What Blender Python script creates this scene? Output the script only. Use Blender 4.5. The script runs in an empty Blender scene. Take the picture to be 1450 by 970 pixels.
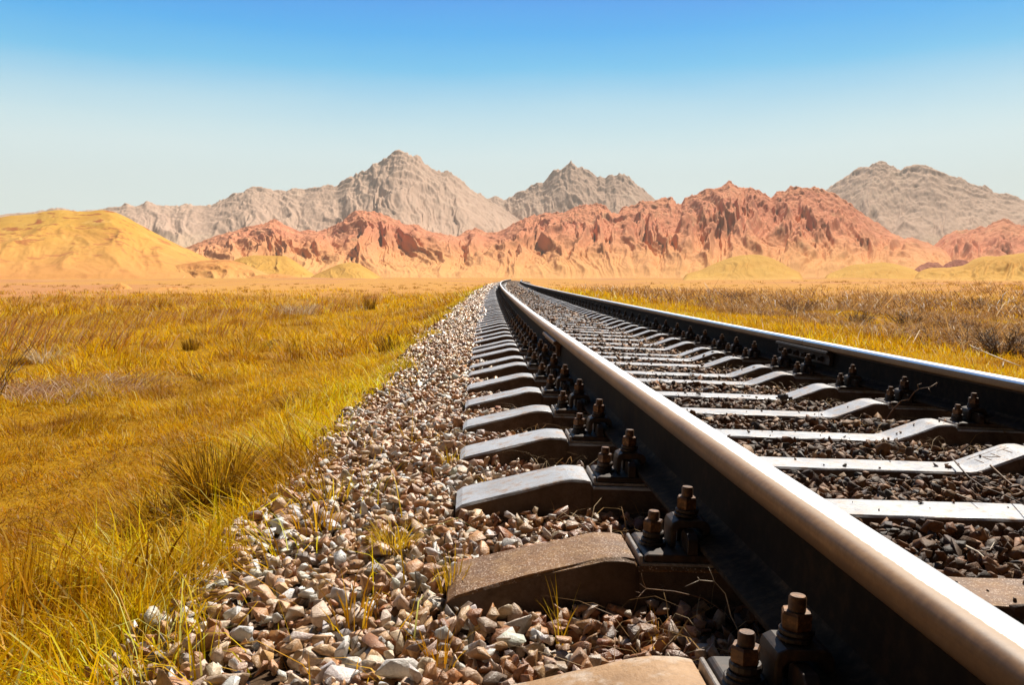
import bpy, bmesh, math, random
import numpy as np
from mathutils import Matrix, Vector

rng = np.random.default_rng(11)
random.seed(5)
scene = bpy.context.scene
COL = scene.collection
R = math.radians

# ------------------------------------------------------------------ helpers
def tag(o, label=None, cat=None, group=None, kind=None):
    if label: o['label'] = label
    if cat: o['category'] = cat
    if group: o['group'] = group
    if kind: o['kind'] = kind
    return o

def empty(name, loc=(0, 0, 0), rz=0.0):
    o = bpy.data.objects.new(name, None)
    o.location = loc
    o.rotation_euler = (0, 0, rz)
    o.empty_display_size = .1
    COL.objects.link(o)
    return o

def link(name, me, mats=(), parent=None):
    o = bpy.data.objects.new(name, me)
    for m in (mats if isinstance(mats, (list, tuple)) else [mats]):
        me.materials.append(m)
    COL.objects.link(o)
    if parent: o.parent = parent
    return o

def np_mesh(name, V, F, smooth=False, midx=None):
    """V (n,3); F list of arrays (m,k) with one polygon size per array"""
    me = bpy.data.meshes.new(name)
    V = np.ascontiguousarray(V, dtype=np.float32)
    me.vertices.add(len(V)); me.vertices.foreach_set('co', V.ravel())
    F = [np.asarray(f, dtype=np.int32) for f in F if len(f)]
    tot = np.concatenate([np.full(len(f), f.shape[1], dtype=np.int32) for f in F])
    idx = np.concatenate([f.ravel() for f in F]).astype(np.int32)
    me.loops.add(len(idx)); me.loops.foreach_set('vertex_index', idx)
    me.polygons.add(len(tot))
    st = np.zeros(len(tot), dtype=np.int32); st[1:] = np.cumsum(tot)[:-1]
    me.polygons.foreach_set('loop_start', st)
    me.polygons.foreach_set('loop_total', tot)
    if smooth: me.polygons.foreach_set('use_smooth', np.ones(len(tot), dtype=bool))
    if midx is not None: me.polygons.foreach_set('material_index', np.asarray(midx, dtype=np.int32))
    me.update(calc_edges=True)
    return me

def set_col(me, C, name='Col'):
    a = me.color_attributes.new(name, 'FLOAT_COLOR', 'POINT')
    D = np.ones((len(C), 4), dtype=np.float32); D[:, :3] = C
    a.data.foreach_set('color', D.ravel())

def set_f(me, name, v):
    a = me.attributes.new(name, 'FLOAT', 'POINT')
    a.data.foreach_set('value', np.ascontiguousarray(v, dtype=np.float32))

class MB:
    """collects simple solids into one mesh"""
    def __init__(self): self.v = []; self.f = []
    def add(self, vs, fs):
        b = len(self.v); self.v += [tuple(p) for p in vs]
        self.f += [tuple(b + i for i in f) for f in fs]
        return self
    def box(self, x0, x1, y0, y1, z0, z1):
        vs = [(x, y, z) for z in (z0, z1) for y in (y0, y1) for x in (x0, x1)]
        return self.add(vs, [(0, 2, 3, 1), (4, 5, 7, 6), (0, 1, 5, 4), (2, 6, 7, 3), (0, 4, 6, 2), (1, 3, 7, 5)])
    def prism(self, prof, y0, y1):                      # closed (x, z) outline swept along y
        n = len(prof)
        vs = [(x, y0, z) for x, z in prof] + [(x, y1, z) for x, z in prof]
        fs = [(i, (i + 1) % n, n + (i + 1) % n, n + i) for i in range(n)]
        return self.add(vs, fs + [tuple(range(n))[::-1], tuple(range(n, 2 * n))])
    def lathe(self, cx, cy, prof, n=16, ph=0.0):        # (r, z) outline, open ended, capped
        vs = []; fs = []
        for r, z in prof:
            for k in range(n):
                a = ph + 2 * math.pi * k / n
                vs.append((cx + r * math.cos(a), cy + r * math.sin(a), z))
        m = len(prof)
        for j in range(m - 1):
            for k in range(n):
                fs.append((j * n + k, j * n + (k + 1) % n, (j + 1) * n + (k + 1) % n, (j + 1) * n + k))
        fs.append(tuple(range(n))[::-1]); fs.append(tuple((m - 1) * n + k for k in range(n)))
        return self.add(vs, fs)
    def tube(self, pts, r0, r1, n=6):
        pts = [Vector(p) for p in pts]; vs = []; fs = []
        for i, p in enumerate(pts):
            d = (pts[min(i + 1, len(pts) - 1)] - pts[max(i - 1, 0)]).normalized()
            a = d.cross(Vector((0, 0, 1)))
            if a.length < .05: a = d.cross(Vector((1, 0, 0)))
            a.normalize(); b = d.cross(a); r = r0 + (r1 - r0) * i / max(1, len(pts) - 1)
            for k in range(n):
                t = 2 * math.pi * k / n
                vs.append(p + a * (r * math.cos(t)) + b * (r * math.sin(t)))
        for i in range(len(pts) - 1):
            for k in range(n):
                fs.append((i * n + k, i * n + (k + 1) % n, (i + 1) * n + (k + 1) % n, (i + 1) * n + k))
        fs.append(tuple(range(n))[::-1]); fs.append(tuple((len(pts) - 1) * n + k for k in range(n)))
        return self.add(vs, fs)
    def mesh(self, name, bevel=0.0, seg=2, smooth=False):
        bm = bmesh.new()
        vv = [bm.verts.new(p) for p in self.v]
        for f in self.f:
            try: bm.faces.new([vv[i] for i in f])
            except ValueError: pass
        bmesh.ops.recalc_face_normals(bm, faces=bm.faces)
        if bevel:
            es = [e for e in bm.edges if len(e.link_faces) == 2 and e.calc_face_angle(0) > .5]
            bmesh.ops.bevel(bm, geom=es, offset=bevel, segments=seg, profile=.6, affect='EDGES', clamp_overlap=True)
        if smooth:
            for f in bm.faces: f.smooth = True
        me = bpy.data.meshes.new(name); bm.to_mesh(me); bm.free()
        return me
    def build(self, name, mat, parent=None, bevel=0.0, seg=2, smooth=False):
        return link(name, self.mesh(name, bevel, seg, smooth), mat, parent)

# gradient noise
_perm = np.random.default_rng(3).permutation(512)
_perm = np.concatenate([_perm, _perm])
_ang = np.random.default_rng(4).uniform(0, 2 * np.pi, 512)
_gx, _gy = np.cos(_ang), np.sin(_ang)
def noise(x, y):
    x = np.asarray(x, float); y = np.asarray(y, float)
    xi = np.floor(x).astype(int); yi = np.floor(y).astype(int)
    xf, yf = x - xi, y - yi
    u = xf * xf * xf * (xf * (xf * 6 - 15) + 10); v = yf * yf * yf * (yf * (yf * 6 - 15) + 10)
    def g(ix, iy, dx, dy):
        h = _perm[(_perm[ix & 511] + iy) & 511]
        return _gx[h] * dx + _gy[h] * dy
    a = g(xi, yi, xf, yf); b = g(xi + 1, yi, xf - 1, yf)
    c = g(xi, yi + 1, xf, yf - 1); d = g(xi + 1, yi + 1, xf - 1, yf - 1)
    return ((a + (b - a) * u) * (1 - v) + (c + (d - c) * u) * v) * 1.5
def fbm(x, y, o=4, gain=.5):
    s = 0; a = 1
    for i in range(o):
        s = s + a * noise(x * 2 ** i + 17.3 * i, y * 2 ** i - 9.1 * i); a *= gain
    return s
def ridged(x, y, o=4, gain=.5):
    s = 0; a = 1; n = 0
    for i in range(o):
        s = s + a * (1 - np.abs(noise(x * 2.03 ** i + 31.7 * i, y * 2.03 ** i + 5.3 * i)) * 1.6); n += a; a *= gain
    return s / n
def sstep(a, b, x):
    t = np.clip((np.asarray(x, float) - a) / (b - a), 0, 1); return t * t * (3 - 2 * t)

# ------------------------------------------------------------------ materials
def mat(name):
    m = bpy.data.materials.new(name); m.use_nodes = True
    nt = m.node_tree; p = nt.nodes['Principled BSDF']
    return m, nt, p
def N(nt, t, **kw):
    n = nt.nodes.new(t)
    for k, v in kw.items():
        if k in n.inputs: n.inputs[k].default_value = v
        else: setattr(n, k, v)
    return n
def ramp(nt, fac, stops, interp='LINEAR'):
    r = nt.nodes.new('ShaderNodeValToRGB'); e = r.color_ramp; e.interpolation = interp
    while len(e.elements) > 1: e.elements.remove(e.elements[-1])
    e.elements[0].position = stops[0][0]; c = stops[0][1]; e.elements[0].color = (*c, 1) if len(c) == 3 else c
    for pos, c in stops[1:]:
        el = e.elements.new(pos); el.color = (*c, 1) if len(c) == 3 else c
    nt.links.new(fac, r.inputs['Fac'])
    return r.outputs['Color']
def g3(v): return (v, v, v)
def coords(nt, kind='Object', scale=(1, 1, 1)):
    if kind == 'World':
        g = N(nt, 'ShaderNodeNewGeometry'); out = g.outputs['Position']
    else:
        out = N(nt, 'ShaderNodeTexCoord').outputs[kind]
    mp = N(nt, 'ShaderNodeMapping'); mp.inputs['Scale'].default_value = scale
    nt.links.new(out, mp.inputs['Vector'])
    return mp.outputs['Vector']
def ntex(nt, vec, scale, detail=6, rough=.6):
    t = N(nt, 'ShaderNodeTexNoise'); t.inputs['Scale'].default_value = scale
    t.inputs['Detail'].default_value = detail; t.inputs['Roughness'].default_value = rough
    nt.links.new(vec, t.inputs['Vector'])
    return t.outputs['Fac']
def vtex(nt, vec, scale):
    t = N(nt, 'ShaderNodeTexVoronoi'); t.inputs['Scale'].default_value = scale
    nt.links.new(vec, t.inputs['Vector']); return t.outputs['Distance']
def mix(nt, fac, a, b, blend='MIX'):
    m = N(nt, 'ShaderNodeMix', data_type='RGBA', blend_type=blend)
    for sock, val in ((m.inputs[0], fac), (m.inputs[6], a), (m.inputs[7], b)):
        if isinstance(val, (int, float)): sock.default_value = val
        elif isinstance(val, tuple): sock.default_value = (*val, 1) if len(val) == 3 else val
        else: nt.links.new(val, sock)
    return m.outputs[2]
def math_(nt, op, a, b=None):
    m = N(nt, 'ShaderNodeMath', operation=op)
    for i, val in enumerate((a, b)):
        if val is None: continue
        if isinstance(val, (int, float)): m.inputs[i].default_value = val
        else: nt.links.new(val, m.inputs[i])
    return m.outputs[0]
def bump(nt, p, h, strength, dist):
    b = N(nt, 'ShaderNodeBump'); b.inputs['Strength'].default_value = strength; b.inputs['Distance'].default_value = dist
    nt.links.new(h, b.inputs['Height']); nt.links.new(b.outputs['Normal'], p.inputs['Normal'])
def attr(nt, name, out='Color'):
    a = N(nt, 'ShaderNodeAttribute'); a.attribute_name = name; return a.outputs[out]

def m_concrete(name, cols, rough, spots, bstr, spec=.5, grains=None):
    m, nt, p = mat(name); v = coords(nt)
    oi = N(nt, 'ShaderNodeObjectInfo')
    off = N(nt, 'ShaderNodeVectorMath', operation='ADD'); nt.links.new(v, off.inputs[0])
    sc = N(nt, 'ShaderNodeVectorMath', operation='SCALE'); nt.links.new(oi.outputs['Location'], sc.inputs[0]); sc.inputs['Scale'].default_value = 7.3
    nt.links.new(sc.outputs[0], off.inputs[1]); v = off.outputs[0]
    big = ntex(nt, v, 5, 6, .65); fine = ntex(nt, v, 90, 5, .7); med = ntex(nt, v, 22, 5, .65)
    c = ramp(nt, big, [(.3, cols[0]), (.5, cols[1]), (.72, cols[2])])
    st = ramp(nt, med, [(.5, g3(0)), (.68, g3(1))])
    c = mix(nt, st, c, spots)
    c = mix(nt, math_(nt, 'MULTIPLY', ramp(nt, fine, [(.35, g3(1)), (.55, g3(0))]), .45), c, cols[0], 'MIX')
    vo = vtex(nt, v, 38)
    pit = ramp(nt, vo, [(.0, g3(1)), (.09, g3(0))])
    pm = math_(nt, 'MULTIPLY', pit, ramp(nt, med, [(.45, g3(0)), (.5, g3(1))]))
    c = mix(nt, pm, c, (.03, .022, .018))
    if grains:
        gv = vtex(nt, v, 210); gm = math_(nt, 'MULTIPLY', ramp(nt, gv, [(.18, g3(1)), (.42, g3(0))]), ramp(nt, ntex(nt, v, 45, 4, .7), [(.44, g3(0)), (.52, g3(1))]))
        c = mix(nt, gm, c, grains)
    nt.links.new(c, p.inputs['Base Color'])
    rr = ramp(nt, med, [(.35, g3(rough)), (.7, g3(min(1, rough + .25)))])
    nt.links.new(rr, p.inputs['Roughness'])
    p.inputs['Specular IOR Level'].default_value = spec
    h = math_(nt, 'ADD', fine, math_(nt, 'MULTIPLY', pm, -1.0))
    bump(nt, p, h, bstr, .004)
    return m
M = {}
M['concrete_pale'] = m_concrete('pale weathered concrete', [(.38, .36, .35), (.50, .51, .54), (.60, .62, .67)], .30, (.36, .22, .13), .35, .7)
M['concrete_warm'] = m_concrete('warm brown concrete', [(.30, .17, .08), (.46, .27, .13), (.6, .38, .2)], .55, (.62, .5, .4), .5, .45)
M['concrete_rough'] = m_concrete('rough exposed brown concrete', [(.11, .05, .015), (.22, .10, .028), (.35, .17, .052)], .5, (.34, .19, .08), 1.0, .5, (.62, .46, .34))

M['concrete_side_shade'] = m_concrete('sleeper side with painted shade', [(.07, .04, .022), (.13, .08, .05), (.2, .14, .1)], .7, (.1, .06, .035), .6, .25)  # shade on the sleeper faces put into a darker brown base colour

def m_rust(name, cols, rough, metallic, bstr=.3, scale=60, spec=.5):
    m, nt, p = mat(name); v = coords(nt, 'World')
    a = ntex(nt, v, scale, 6, .65); b = ntex(nt, v, scale * .2, 4, .6)
    c = ramp(nt, math_(nt, 'ADD', math_(nt, 'MULTIPLY', a, .6), math_(nt, 'MULTIPLY', b, .4)), [(.35, cols[0]), (.5, cols[1]), (.65, cols[2])])
    nt.links.new(c, p.inputs['Base Color']); p.inputs['Roughness'].default_value = rough; p.inputs['Metallic'].default_value = metallic
    p.inputs['Specular IOR Level'].default_value = spec
    bump(nt, p, a, bstr, .001)
    return m
M['rust'] = m_rust('dark rusted steel', [(.012, .008, .006), (.03, .017, .010), (.09, .042, .016)], .55, .1)
M['rust_bright'] = m_rust('orange rusted steel', [(.035, .015, .007), (.10, .045, .016), (.30, .14, .05)], .5, .25, .5, 120)
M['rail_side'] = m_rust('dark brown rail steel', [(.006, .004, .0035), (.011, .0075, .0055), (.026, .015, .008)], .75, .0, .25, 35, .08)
M['rail_foot'] = m_rust('dusty brown rail foot', [(.012, .009, .007), (.03, .021, .014), (.075, .05, .03)], .8, 0, .4, 55, .08)
M['rubber'] = m_rust('pale grey pad rubber', [(.16, .13, .11), (.28, .24, .21), (.42, .38, .34)], .5, 0, .2, 150)

def m_rail_head():
    m, nt, p = mat('worn rail head'); v = coords(nt, 'World')
    u = attr(nt, 'wear', 'Fac')
    st = coords(nt, 'World', (40, 1.2, 40))
    streak = ntex(nt, st, 3, 6, .6); fine = ntex(nt, v, 90, 5, .65); big = ntex(nt, v, 5, 4, .6)
    w = math_(nt, 'ADD', u, math_(nt, 'MULTIPLY', math_(nt, 'SUBTRACT', fine, .5), .10))
    w = math_(nt, 'ADD', w, math_(nt, 'MULTIPLY', math_(nt, 'SUBTRACT', big, .5), .16))
    pol = ramp(nt, w, [(.5, g3(0)), (.58, g3(1))])
    rust = ramp(nt, math_(nt, 'ADD', math_(nt, 'MULTIPLY', fine, .25), math_(nt, 'ADD', math_(nt, 'MULTIPLY', big, .45), math_(nt, 'MULTIPLY', streak, .3))), [(.34, (.11, .052, .018)), (.5, (.21, .105, .036)), (.66, (.34, .19, .075))])
    rust = mix(nt, ramp(nt, w, [(.27, g3(0)), (.42, g3(.75))]), rust, (.36, .215, .095))
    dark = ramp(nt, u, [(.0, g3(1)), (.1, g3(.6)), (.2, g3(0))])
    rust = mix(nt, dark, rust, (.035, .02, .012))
    c = mix(nt, pol, rust, ramp(nt, streak, [(.3, (.86, .87, .9)), (.7, (.95, .96, .97))]))
    nt.links.new(c, p.inputs['Base Color'])
    nt.links.new(math_(nt, 'MULTIPLY', pol, .95), p.inputs['Metallic'])
    nt.links.new(ramp(nt, pol, [(0, g3(.5)), (1, g3(.33))]), p.inputs['Roughness'])
    bump(nt, p, fine, .15, .001)
    return m
M['rail_head'] = m_rail_head()

def m_stone(name, spec=.75, rough=.40):
    m, nt, p = mat(name); v = coords(nt, 'World')
    c0 = attr(nt, 'Col'); a = ntex(nt, v, 70, 6, .7); b = ntex(nt, v, 240, 3, .6)
    k = ramp(nt, a, [(.3, (.55, .48, .42)), (.5, (1, 1, 1)), (.7, (1.0, .93, .86))])
    c = mix(nt, 1.0, c0, k, 'MULTIPLY')
    nt.links.new(c, p.inputs['Base Color']); p.inputs['Roughness'].default_value = rough
    p.inputs['Specular IOR Level'].default_value = spec
    bump(nt, p, math_(nt, 'ADD', a, math_(nt, 'MULTIPLY', b, .4)), .55, .006)
    return m
M['stone'] = m_stone('crushed ballast stone')
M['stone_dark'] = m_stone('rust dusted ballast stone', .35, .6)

def m_grass(name, trans=.45):
    m, nt, p = mat(name); c = attr(nt, 'Col')
    nt.links.new(c, p.inputs['Base Color']); p.inputs['Roughness'].default_value = .45
    p.inputs['Specular IOR Level'].default_value = .14
    t = N(nt, 'ShaderNodeBsdfTranslucent'); nt.links.new(c, t.inputs['Color'])
    ms = N(nt, 'ShaderNodeMixShader'); ms.inputs[0].default_value = trans
    nt.links.new(p.outputs[0], ms.inputs[1]); nt.links.new(t.outputs[0], ms.inputs[2])
    nt.links.new(ms.outputs[0], nt.nodes['Material Output'].inputs['Surface'])
    return m
M['grass'] = m_grass('dry golden grass')
def m_wood(name, c0, c1):
    m, nt, p = mat(name); v = coords(nt, 'World'); a = ntex(nt, v, 60, 4)
    nt.links.new(ramp(nt, a, [(.35, c0), (.65, c1)]), p.inputs['Base Color']); p.inputs['Roughness'].default_value = .6
    bump(nt, p, a, .3, .002); return m
M['twig_brown'] = m_wood('brown twig bark', (.12, .06, .03), (.3, .17, .08))
M['twig_dark'] = m_wood('dark twig bark', (.05, .025, .012), (.13, .07, .03))
M['twig_pale'] = m_wood('bleached twig bark', (.55, .45, .34), (.78, .68, .54))
M['clod'] = m_wood('dark earth clod', (.02, .012, .008), (.06, .03, .015))

# ------------------------------------------------------------------ camera
F_PX, CAM_H, YAW, PITCH, ROLL = 1208.8, .3106, .0487, .0749, -.0397
XL, XC, GH = .5492, .5492 + .76, .7975             # left gauge face, track centre, rail centre offset
D_ = Vector((math.sin(YAW), math.cos(YAW), 0)); R_ = Vector((math.cos(YAW), -math.sin(YAW), 0)); Zv = Vector((0, 0, 1))
FWD = D_ * math.cos(PITCH) - Zv * math.sin(PITCH); UP0 = D_ * math.sin(PITCH) + Zv * math.cos(PITCH)
RIGHT = R_ * math.cos(ROLL) - UP0 * math.sin(ROLL); UPV = R_ * math.sin(ROLL) + UP0 * math.cos(ROLL)
# the track is canted into its right-hand curve; the camera itself stands level
CANT = math.atan2(RIGHT.z, RIGHT.x)
_cm = Matrix.Rotation(CANT, 3, 'Y')
FWD, RIGHT, UPV = _cm @ FWD, _cm @ RIGHT, _cm @ UPV
SC, CC_ = math.sin(CANT), math.cos(CANT)
cd = bpy.data.cameras.new('camera'); cam = bpy.data.objects.new('camera', cd); COL.objects.link(cam)
cd.sensor_fit = 'HORIZONTAL'; cd.sensor_width = 36; cd.lens = F_PX * 36 / 1450; cd.clip_start = .02; cd.clip_end = 20000
mw = Matrix((RIGHT, UPV, -FWD)).transposed().to_4x4(); mw.translation = (0, 0, CAM_H)
cam.matrix_world = mw
scene.camera = cam
def ray(px, py):
    a = (px - 725) / F_PX; b = (485 - py) / F_PX
    return FWD + RIGHT * a + UPV * b
def at_z(px, py, z):
    """point on the canted track plane z seen at a photo pixel"""
    d = ray(px, py); c = 0.0
    for _ in range(4):
        t = (z - CAM_H + c * SC) / (d.x * SC + d.z * CC_)
        c = float(cpath(d.y * t))
    return Vector((0, 0, CAM_H)) + d * t
def at_ground(px, py):
    d = ray(px, py); o = Vector((0, 0, CAM_H)); t = .5
    while t < 150:
        p = o + d * t
        if p.z < ground_z(p.x, p.y): return p
        t *= 1.01
    return o + d * 60

# track path
KA, KB = .0017, -.0012
def cpath(Y):
    Y = np.asarray(Y, float); return KA * Y * Y / 2 + KB * np.clip(Y - 9, 0, None) ** 2 / 2
def cslope(Y):
    Y = np.asarray(Y, float); return KA * Y + KB * np.clip(Y - 9, 0, None)
def tp(Y, lat, z):                                   # track coordinates to world
    s = float(cslope(Y)); n = math.hypot(1, s); l2 = lat / n
    return Vector((float(cpath(Y)) + l2 * CC_ + (z - CAM_H) * SC, Y - (lat - XC) * s / n, CAM_H - l2 * SC + (z - CAM_H) * CC_))
def tilt(V, c):
    """cant an (n, 3) array of points about the track, c = lateral shift of the path"""
    l = V[:, 0] - c; z = V[:, 2] - CAM_H
    return np.stack([c + l * CC_ + z * SC, V[:, 1], CAM_H - l * SC + z * CC_], -1)

# ------------------------------------------------------------------ ground
def ground_z(X, Y):
    X = np.asarray(X, float); Y = np.asarray(Y, float)
    far = np.clip(Y, -60, 130)
    lat = X - cpath(np.clip(far, -20, 130))
    zl = np.interp(lat, [-60, -5, -2.2, -1.1, -.55, -.1, .1], [-.86, -.86, -.78, -.56, -.37, -.33, -.32])
    zr = np.interp(lat, [2.5, 3.1, 4.0, 60], [-.32, -.37, -.42, -.42])
    z = np.where(lat < 1.4, zl, zr) - lat * math.tan(CANT) * sstep(-1.6, -.4, lat) * sstep(40, 8, lat)
    und = .10 * fbm(X * .22, Y * .22, 3) + .03 * noise(X * 1.3, Y * 1.3)
    k = sstep(-.7, -2.2, lat) + sstep(3.6, 5.5, lat)
    z = z + und * k * .8
    far2 = sstep(120, 300, np.hypot(X, Y))
    return z * (1 - far2) + (-1.0 + 1.3 * fbm(X * .009, Y * .009, 4)) * far2

def axis(lim0, lim1, near0, near1, d0, grow):
    a = list(np.arange(near0, near1, d0)); d = d0
    x = a[-1]
    while x < lim1: d *= grow; x += d; a.append(x)
    d = d0; x = near0
    while x > lim0: d *= grow; x -= d; a.insert(0, x)
    return np.array(a)
gx = axis(-3300, 3300, -6, 8, .1, 1.06); gy = axis(-250, 3300, -2, 24, .12, 1.05)
GX, GY = np.meshgrid(gx, gy)
GZ = ground_z(GX, GY)
nx, ny = len(gx), len(gy)
I = np.arange(nx * ny).reshape(ny, nx)
quads = np.stack([I[:-1, :-1], I[:-1, 1:], I[1:, 1:], I[1:, :-1]], -1).reshape(-1, 4)
me = np_mesh('ground', np.stack([GX, GY, GZ], -1).reshape(-1, 3), [quads], True)
glat = (GX - cpath(np.clip(GY, -20, 130))).ravel()
set_f(me, 'bed', sstep(-.75, -.5, glat) * sstep(3.3, 3.05, glat) * (GY.ravel() < 130))
def m_ground():
    m, nt, p = mat('dry soil and sand'); v = coords(nt, 'World')
    far = ntex(nt, coords(nt, 'World', (1, .35, 1)), .02, 6, .6); mid = ntex(nt, v, .8, 6, .65); fine = ntex(nt, v, 18, 6, .7)
    soil = ramp(nt, fine, [(.3, (.18, .085, .004)), (.5, (.36, .18, .007)), (.7, (.55, .31, .014))])
    sand = ramp(nt, far, [(.3, (.52, .23, .085)), (.47, (.62, .33, .085)), (.6, (.55, .26, .11)), (.75, (.68, .42, .16))])
    sand = mix(nt, math_(nt, 'MULTIPLY', ramp(nt, ntex(nt, v, .15, 6, .7), [(.45, g3(0)), (.7, g3(1))]), .4), sand, (.6, .26, .1))
    g = N(nt, 'ShaderNodeNewGeometry'); ln = N(nt, 'ShaderNodeVectorMath', operation='LENGTH'); nt.links.new(g.outputs['Position'], ln.inputs[0])
    d = math_(nt, 'ADD', ln.outputs['Value'], math_(nt, 'MULTIPLY', math_(nt, 'SUBTRACT', ntex(nt, v, .1, 4, .6), .5), 40))
    mr = N(nt, 'ShaderNodeMapRange'); nt.links.new(d, mr.inputs[0]); mr.inputs[1].default_value = 32; mr.inputs[2].default_value = 66
    bedc = ramp(nt, fine, [(.3, (.05, .03, .018)), (.6, (.14, .09, .055))])
    c = mix(nt, mr.outputs[0], mix(nt, attr(nt, 'bed', 'Fac'), soil, bedc), sand)
    nt.links.new(c, p.inputs['Base Color']); p.inputs['Roughness'].default_value = .95; p.inputs['Specular IOR Level'].default_value = .05
    bump(nt, p, math_(nt, 'ADD', fine, mid), .5, .03)
    return m
M['ground'] = m_ground()
tag(link('ground', me, M['ground']), 'golden dry soil running out into a pinkish sandy plain', None, None, 'structure')

# ------------------------------------------------------------------ mountains
def crest_curve(pts, D):
    """photo skyline points -> (azimuth, height) at distance D"""
    out = []
    for px, py in pts:
        d = ray(px, py); h = math.hypot(d.x, d.y)
        out.append((math.atan2(d.x, d.y), CAM_H + d.z / h * D))
    return np.array(out)
def mountain(name, pts, D, Wf, Wb, mt, label, base=-3.0, gully=.25, jag=.03, n_az=500, n_t=110, power=1.25, seed=0, spur_len=None, fine=.02, stretch=.13, lean=.05, soft=.05, smooth_crest=False):
    cc = crest_curve(pts, D)
    az = np.linspace(cc[0, 0], cc[-1, 0], n_az)
    H = np.interp(az, cc[:, 0], cc[:, 1]) - base
    edge = sstep(0, .03, (az - az[0]) / (az[-1] - az[0])) * sstep(0, .03, (az[-1] - az) / (az[-1] - az[0]))
    H = np.clip(H, 0, None) * edge
    t = np.concatenate([-(np.linspace(1, 0, int(n_t * .72)) ** 1.15), np.linspace(0, 1, int(n_t * .28))[1:]])
    A, T = np.meshgrid(az, t)
    s = A * D; Hm = max(H.max(), 1)
    L = spur_len or Hm * .55
    aT = np.abs(T)
    ks = max(3, int(n_az * soft)); kern = np.hanning(2 * ks + 3); kern /= kern.sum()
    Hs = np.convolve(np.pad(H, ks + 1, mode='edge'), kern, mode='valid')
    if smooth_crest: H = np.convolve(np.pad(H, 9, mode='edge'), np.hanning(19) / np.hanning(19).sum(), mode='valid')
    wc = np.exp(-aT * 5); HH = H[None, :] * wc + Hs[None, :] * (1 - wc)
    rd = D + np.where(T < 0, T * Wf, T * Wb)
    base_shape = (1 - aT) ** power
    # eroded relief: ridged multifractal in metres, drawn out down the slope and warped so that ridges fork
    wx = fbm(s / L * .6 + seed, rd / L * .2 + seed * 2, 3); wy = fbm(s / L * .6 + 40 + seed, rd / L * .2, 3)
    gx_ = s / L + .55 * wx + lean * rd / L; gy_ = rd / L * stretch + .4 * wy
    rel = 0; wgt = 1.0; a_ = 1.0; n_ = 0
    for o in range(6):
        v = (1 - np.clip(np.abs(noise(gx_ * 1.93 ** o + 31.7 * o + seed, gy_ * 1.93 ** o + 7.1 * o)) * 1.15, 0, 1)) ** 1.7
        rel = rel + a_ * v * wgt; n_ += a_
        wgt = .35 + .65 * np.clip(v * 1.3, 0, 1); a_ *= .54
    rel = rel / n_; rel = rel - rel.mean()
    amp = np.clip(aT * 2.6, 0, 1) * np.clip((1 - aT) * 1.8, 0, 1)
    h = HH * base_shape + HH * gully * amp * rel * 3.0
    h = h + HH * fine * fbm(s / L * 6 + seed, rd / L * 6, 4, .6) * np.clip((1 - aT) * 3, 0, 1) * np.clip(aT * 6, 0, 1)
    h = h + HH * jag * (ridged(s / L * 1.9 + .5 * wx + seed * 2, rd / L * 1.5 + seed, 5, .6) - .62) * 1.6 * np.exp(-aT * 3.5)
    h = np.maximum(h, 0) * np.clip((1 - aT) * 8, 0, 1)
    X = np.sin(A) * rd; Y = np.cos(A) * rd
    V = np.stack([X, Y, h + base], -1).reshape(-1, 3)
    nt_, na = A.shape
    I = np.arange(nt_ * na).reshape(nt_, na)
    q4 = np.stack([I[:-1, :-1], I[:-1, 1:], I[1:, 1:], I[1:, :-1]], -1).reshape(-1, 4)
    me = np_mesh(name, V, [q4], True)
    set_f(me, 'rel', np.clip((h / Hm).ravel(), 0, 1))
    o = link(name, me, mt)
    tag(o, label, None, None, 'structure')
    return o
def m_rock(name, low, mids, streak, sc, brough=.5, low_h=(.05, .3), outcrop=None):
    m, nt, p = mat(name); v = coords(nt, 'World')
    rel = attr(nt, 'rel', 'Fac')
    a = ntex(nt, v, sc, 8, .65); b = ntex(nt, v, sc * 6, 8, .7); cdir = ntex(nt, coords(nt, 'World', (1, 1, .35)), sc * 3, 6, .65)
    c = ramp(nt, a, [(.32, mids[0]), (.5, mids[1]), (.68, mids[2])])
    c = mix(nt, math_(nt, 'MULTIPLY', ramp(nt, cdir, [(.56, g3(0)), (.66, g3(1))]), .55), c, streak)
    c = mix(nt, math_(nt, 'MULTIPLY', ramp(nt, b, [(.3, g3(1)), (.45, g3(0))]), .35), c, mids[0])
    if outcrop:
        oc = ntex(nt, coords(nt, 'World', (1, 1, 2.2)), sc * 4.5, 5, .6)
        c = mix(nt, ramp(nt, oc, [(.565, g3(0)), (.61, g3(1))]), c, outcrop)
    f = N(nt, 'ShaderNodeMapRange'); nt.links.new(math_(nt, 'ADD', rel, math_(nt, 'MULTIPLY', math_(nt, 'SUBTRACT', a, .5), .35)), f.inputs[0])
    f.inputs[1].default_value = low_h[0]; f.inputs[2].default_value = low_h[1]
    c = mix(nt, f.outputs[0], low, c)
    nt.links.new(c, p.inputs['Base Color']); p.inputs['Roughness'].default_value = .95; p.inputs['Specular IOR Level'].default_value = .1
    bump(nt, p, math_(nt, 'ADD', cdir, b), brough, 1.2 / (sc * 60))
    return m
SAND = (.82, .50, .18)
M['rock_far'] = m_rock('haze tinted far rock', (.66, .5, .3), [(.60, .395, .285), (.65, .44, .32), (.70, .48, .35)], (.75, .55, .40), .005, .25)  # pale tan base colour stands in for part of the distance haze
M['rock_red'] = m_rock('red desert rock', (.84, .42, .15), [(.62, .22, .12), (.74, .29, .15), (.80, .35, .18)], (.86, .50, .26), .016, .3, (.06, .40))
M['sand_hill'] = m_rock('yellow sandy hill', (.72, .33, .10), [(.62, .32, .05), (.68, .38, .065), (.73, .43, .09)], (.80, .52, .15), .02, .3, (.0, .75), (.45, .15, .04))
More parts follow.
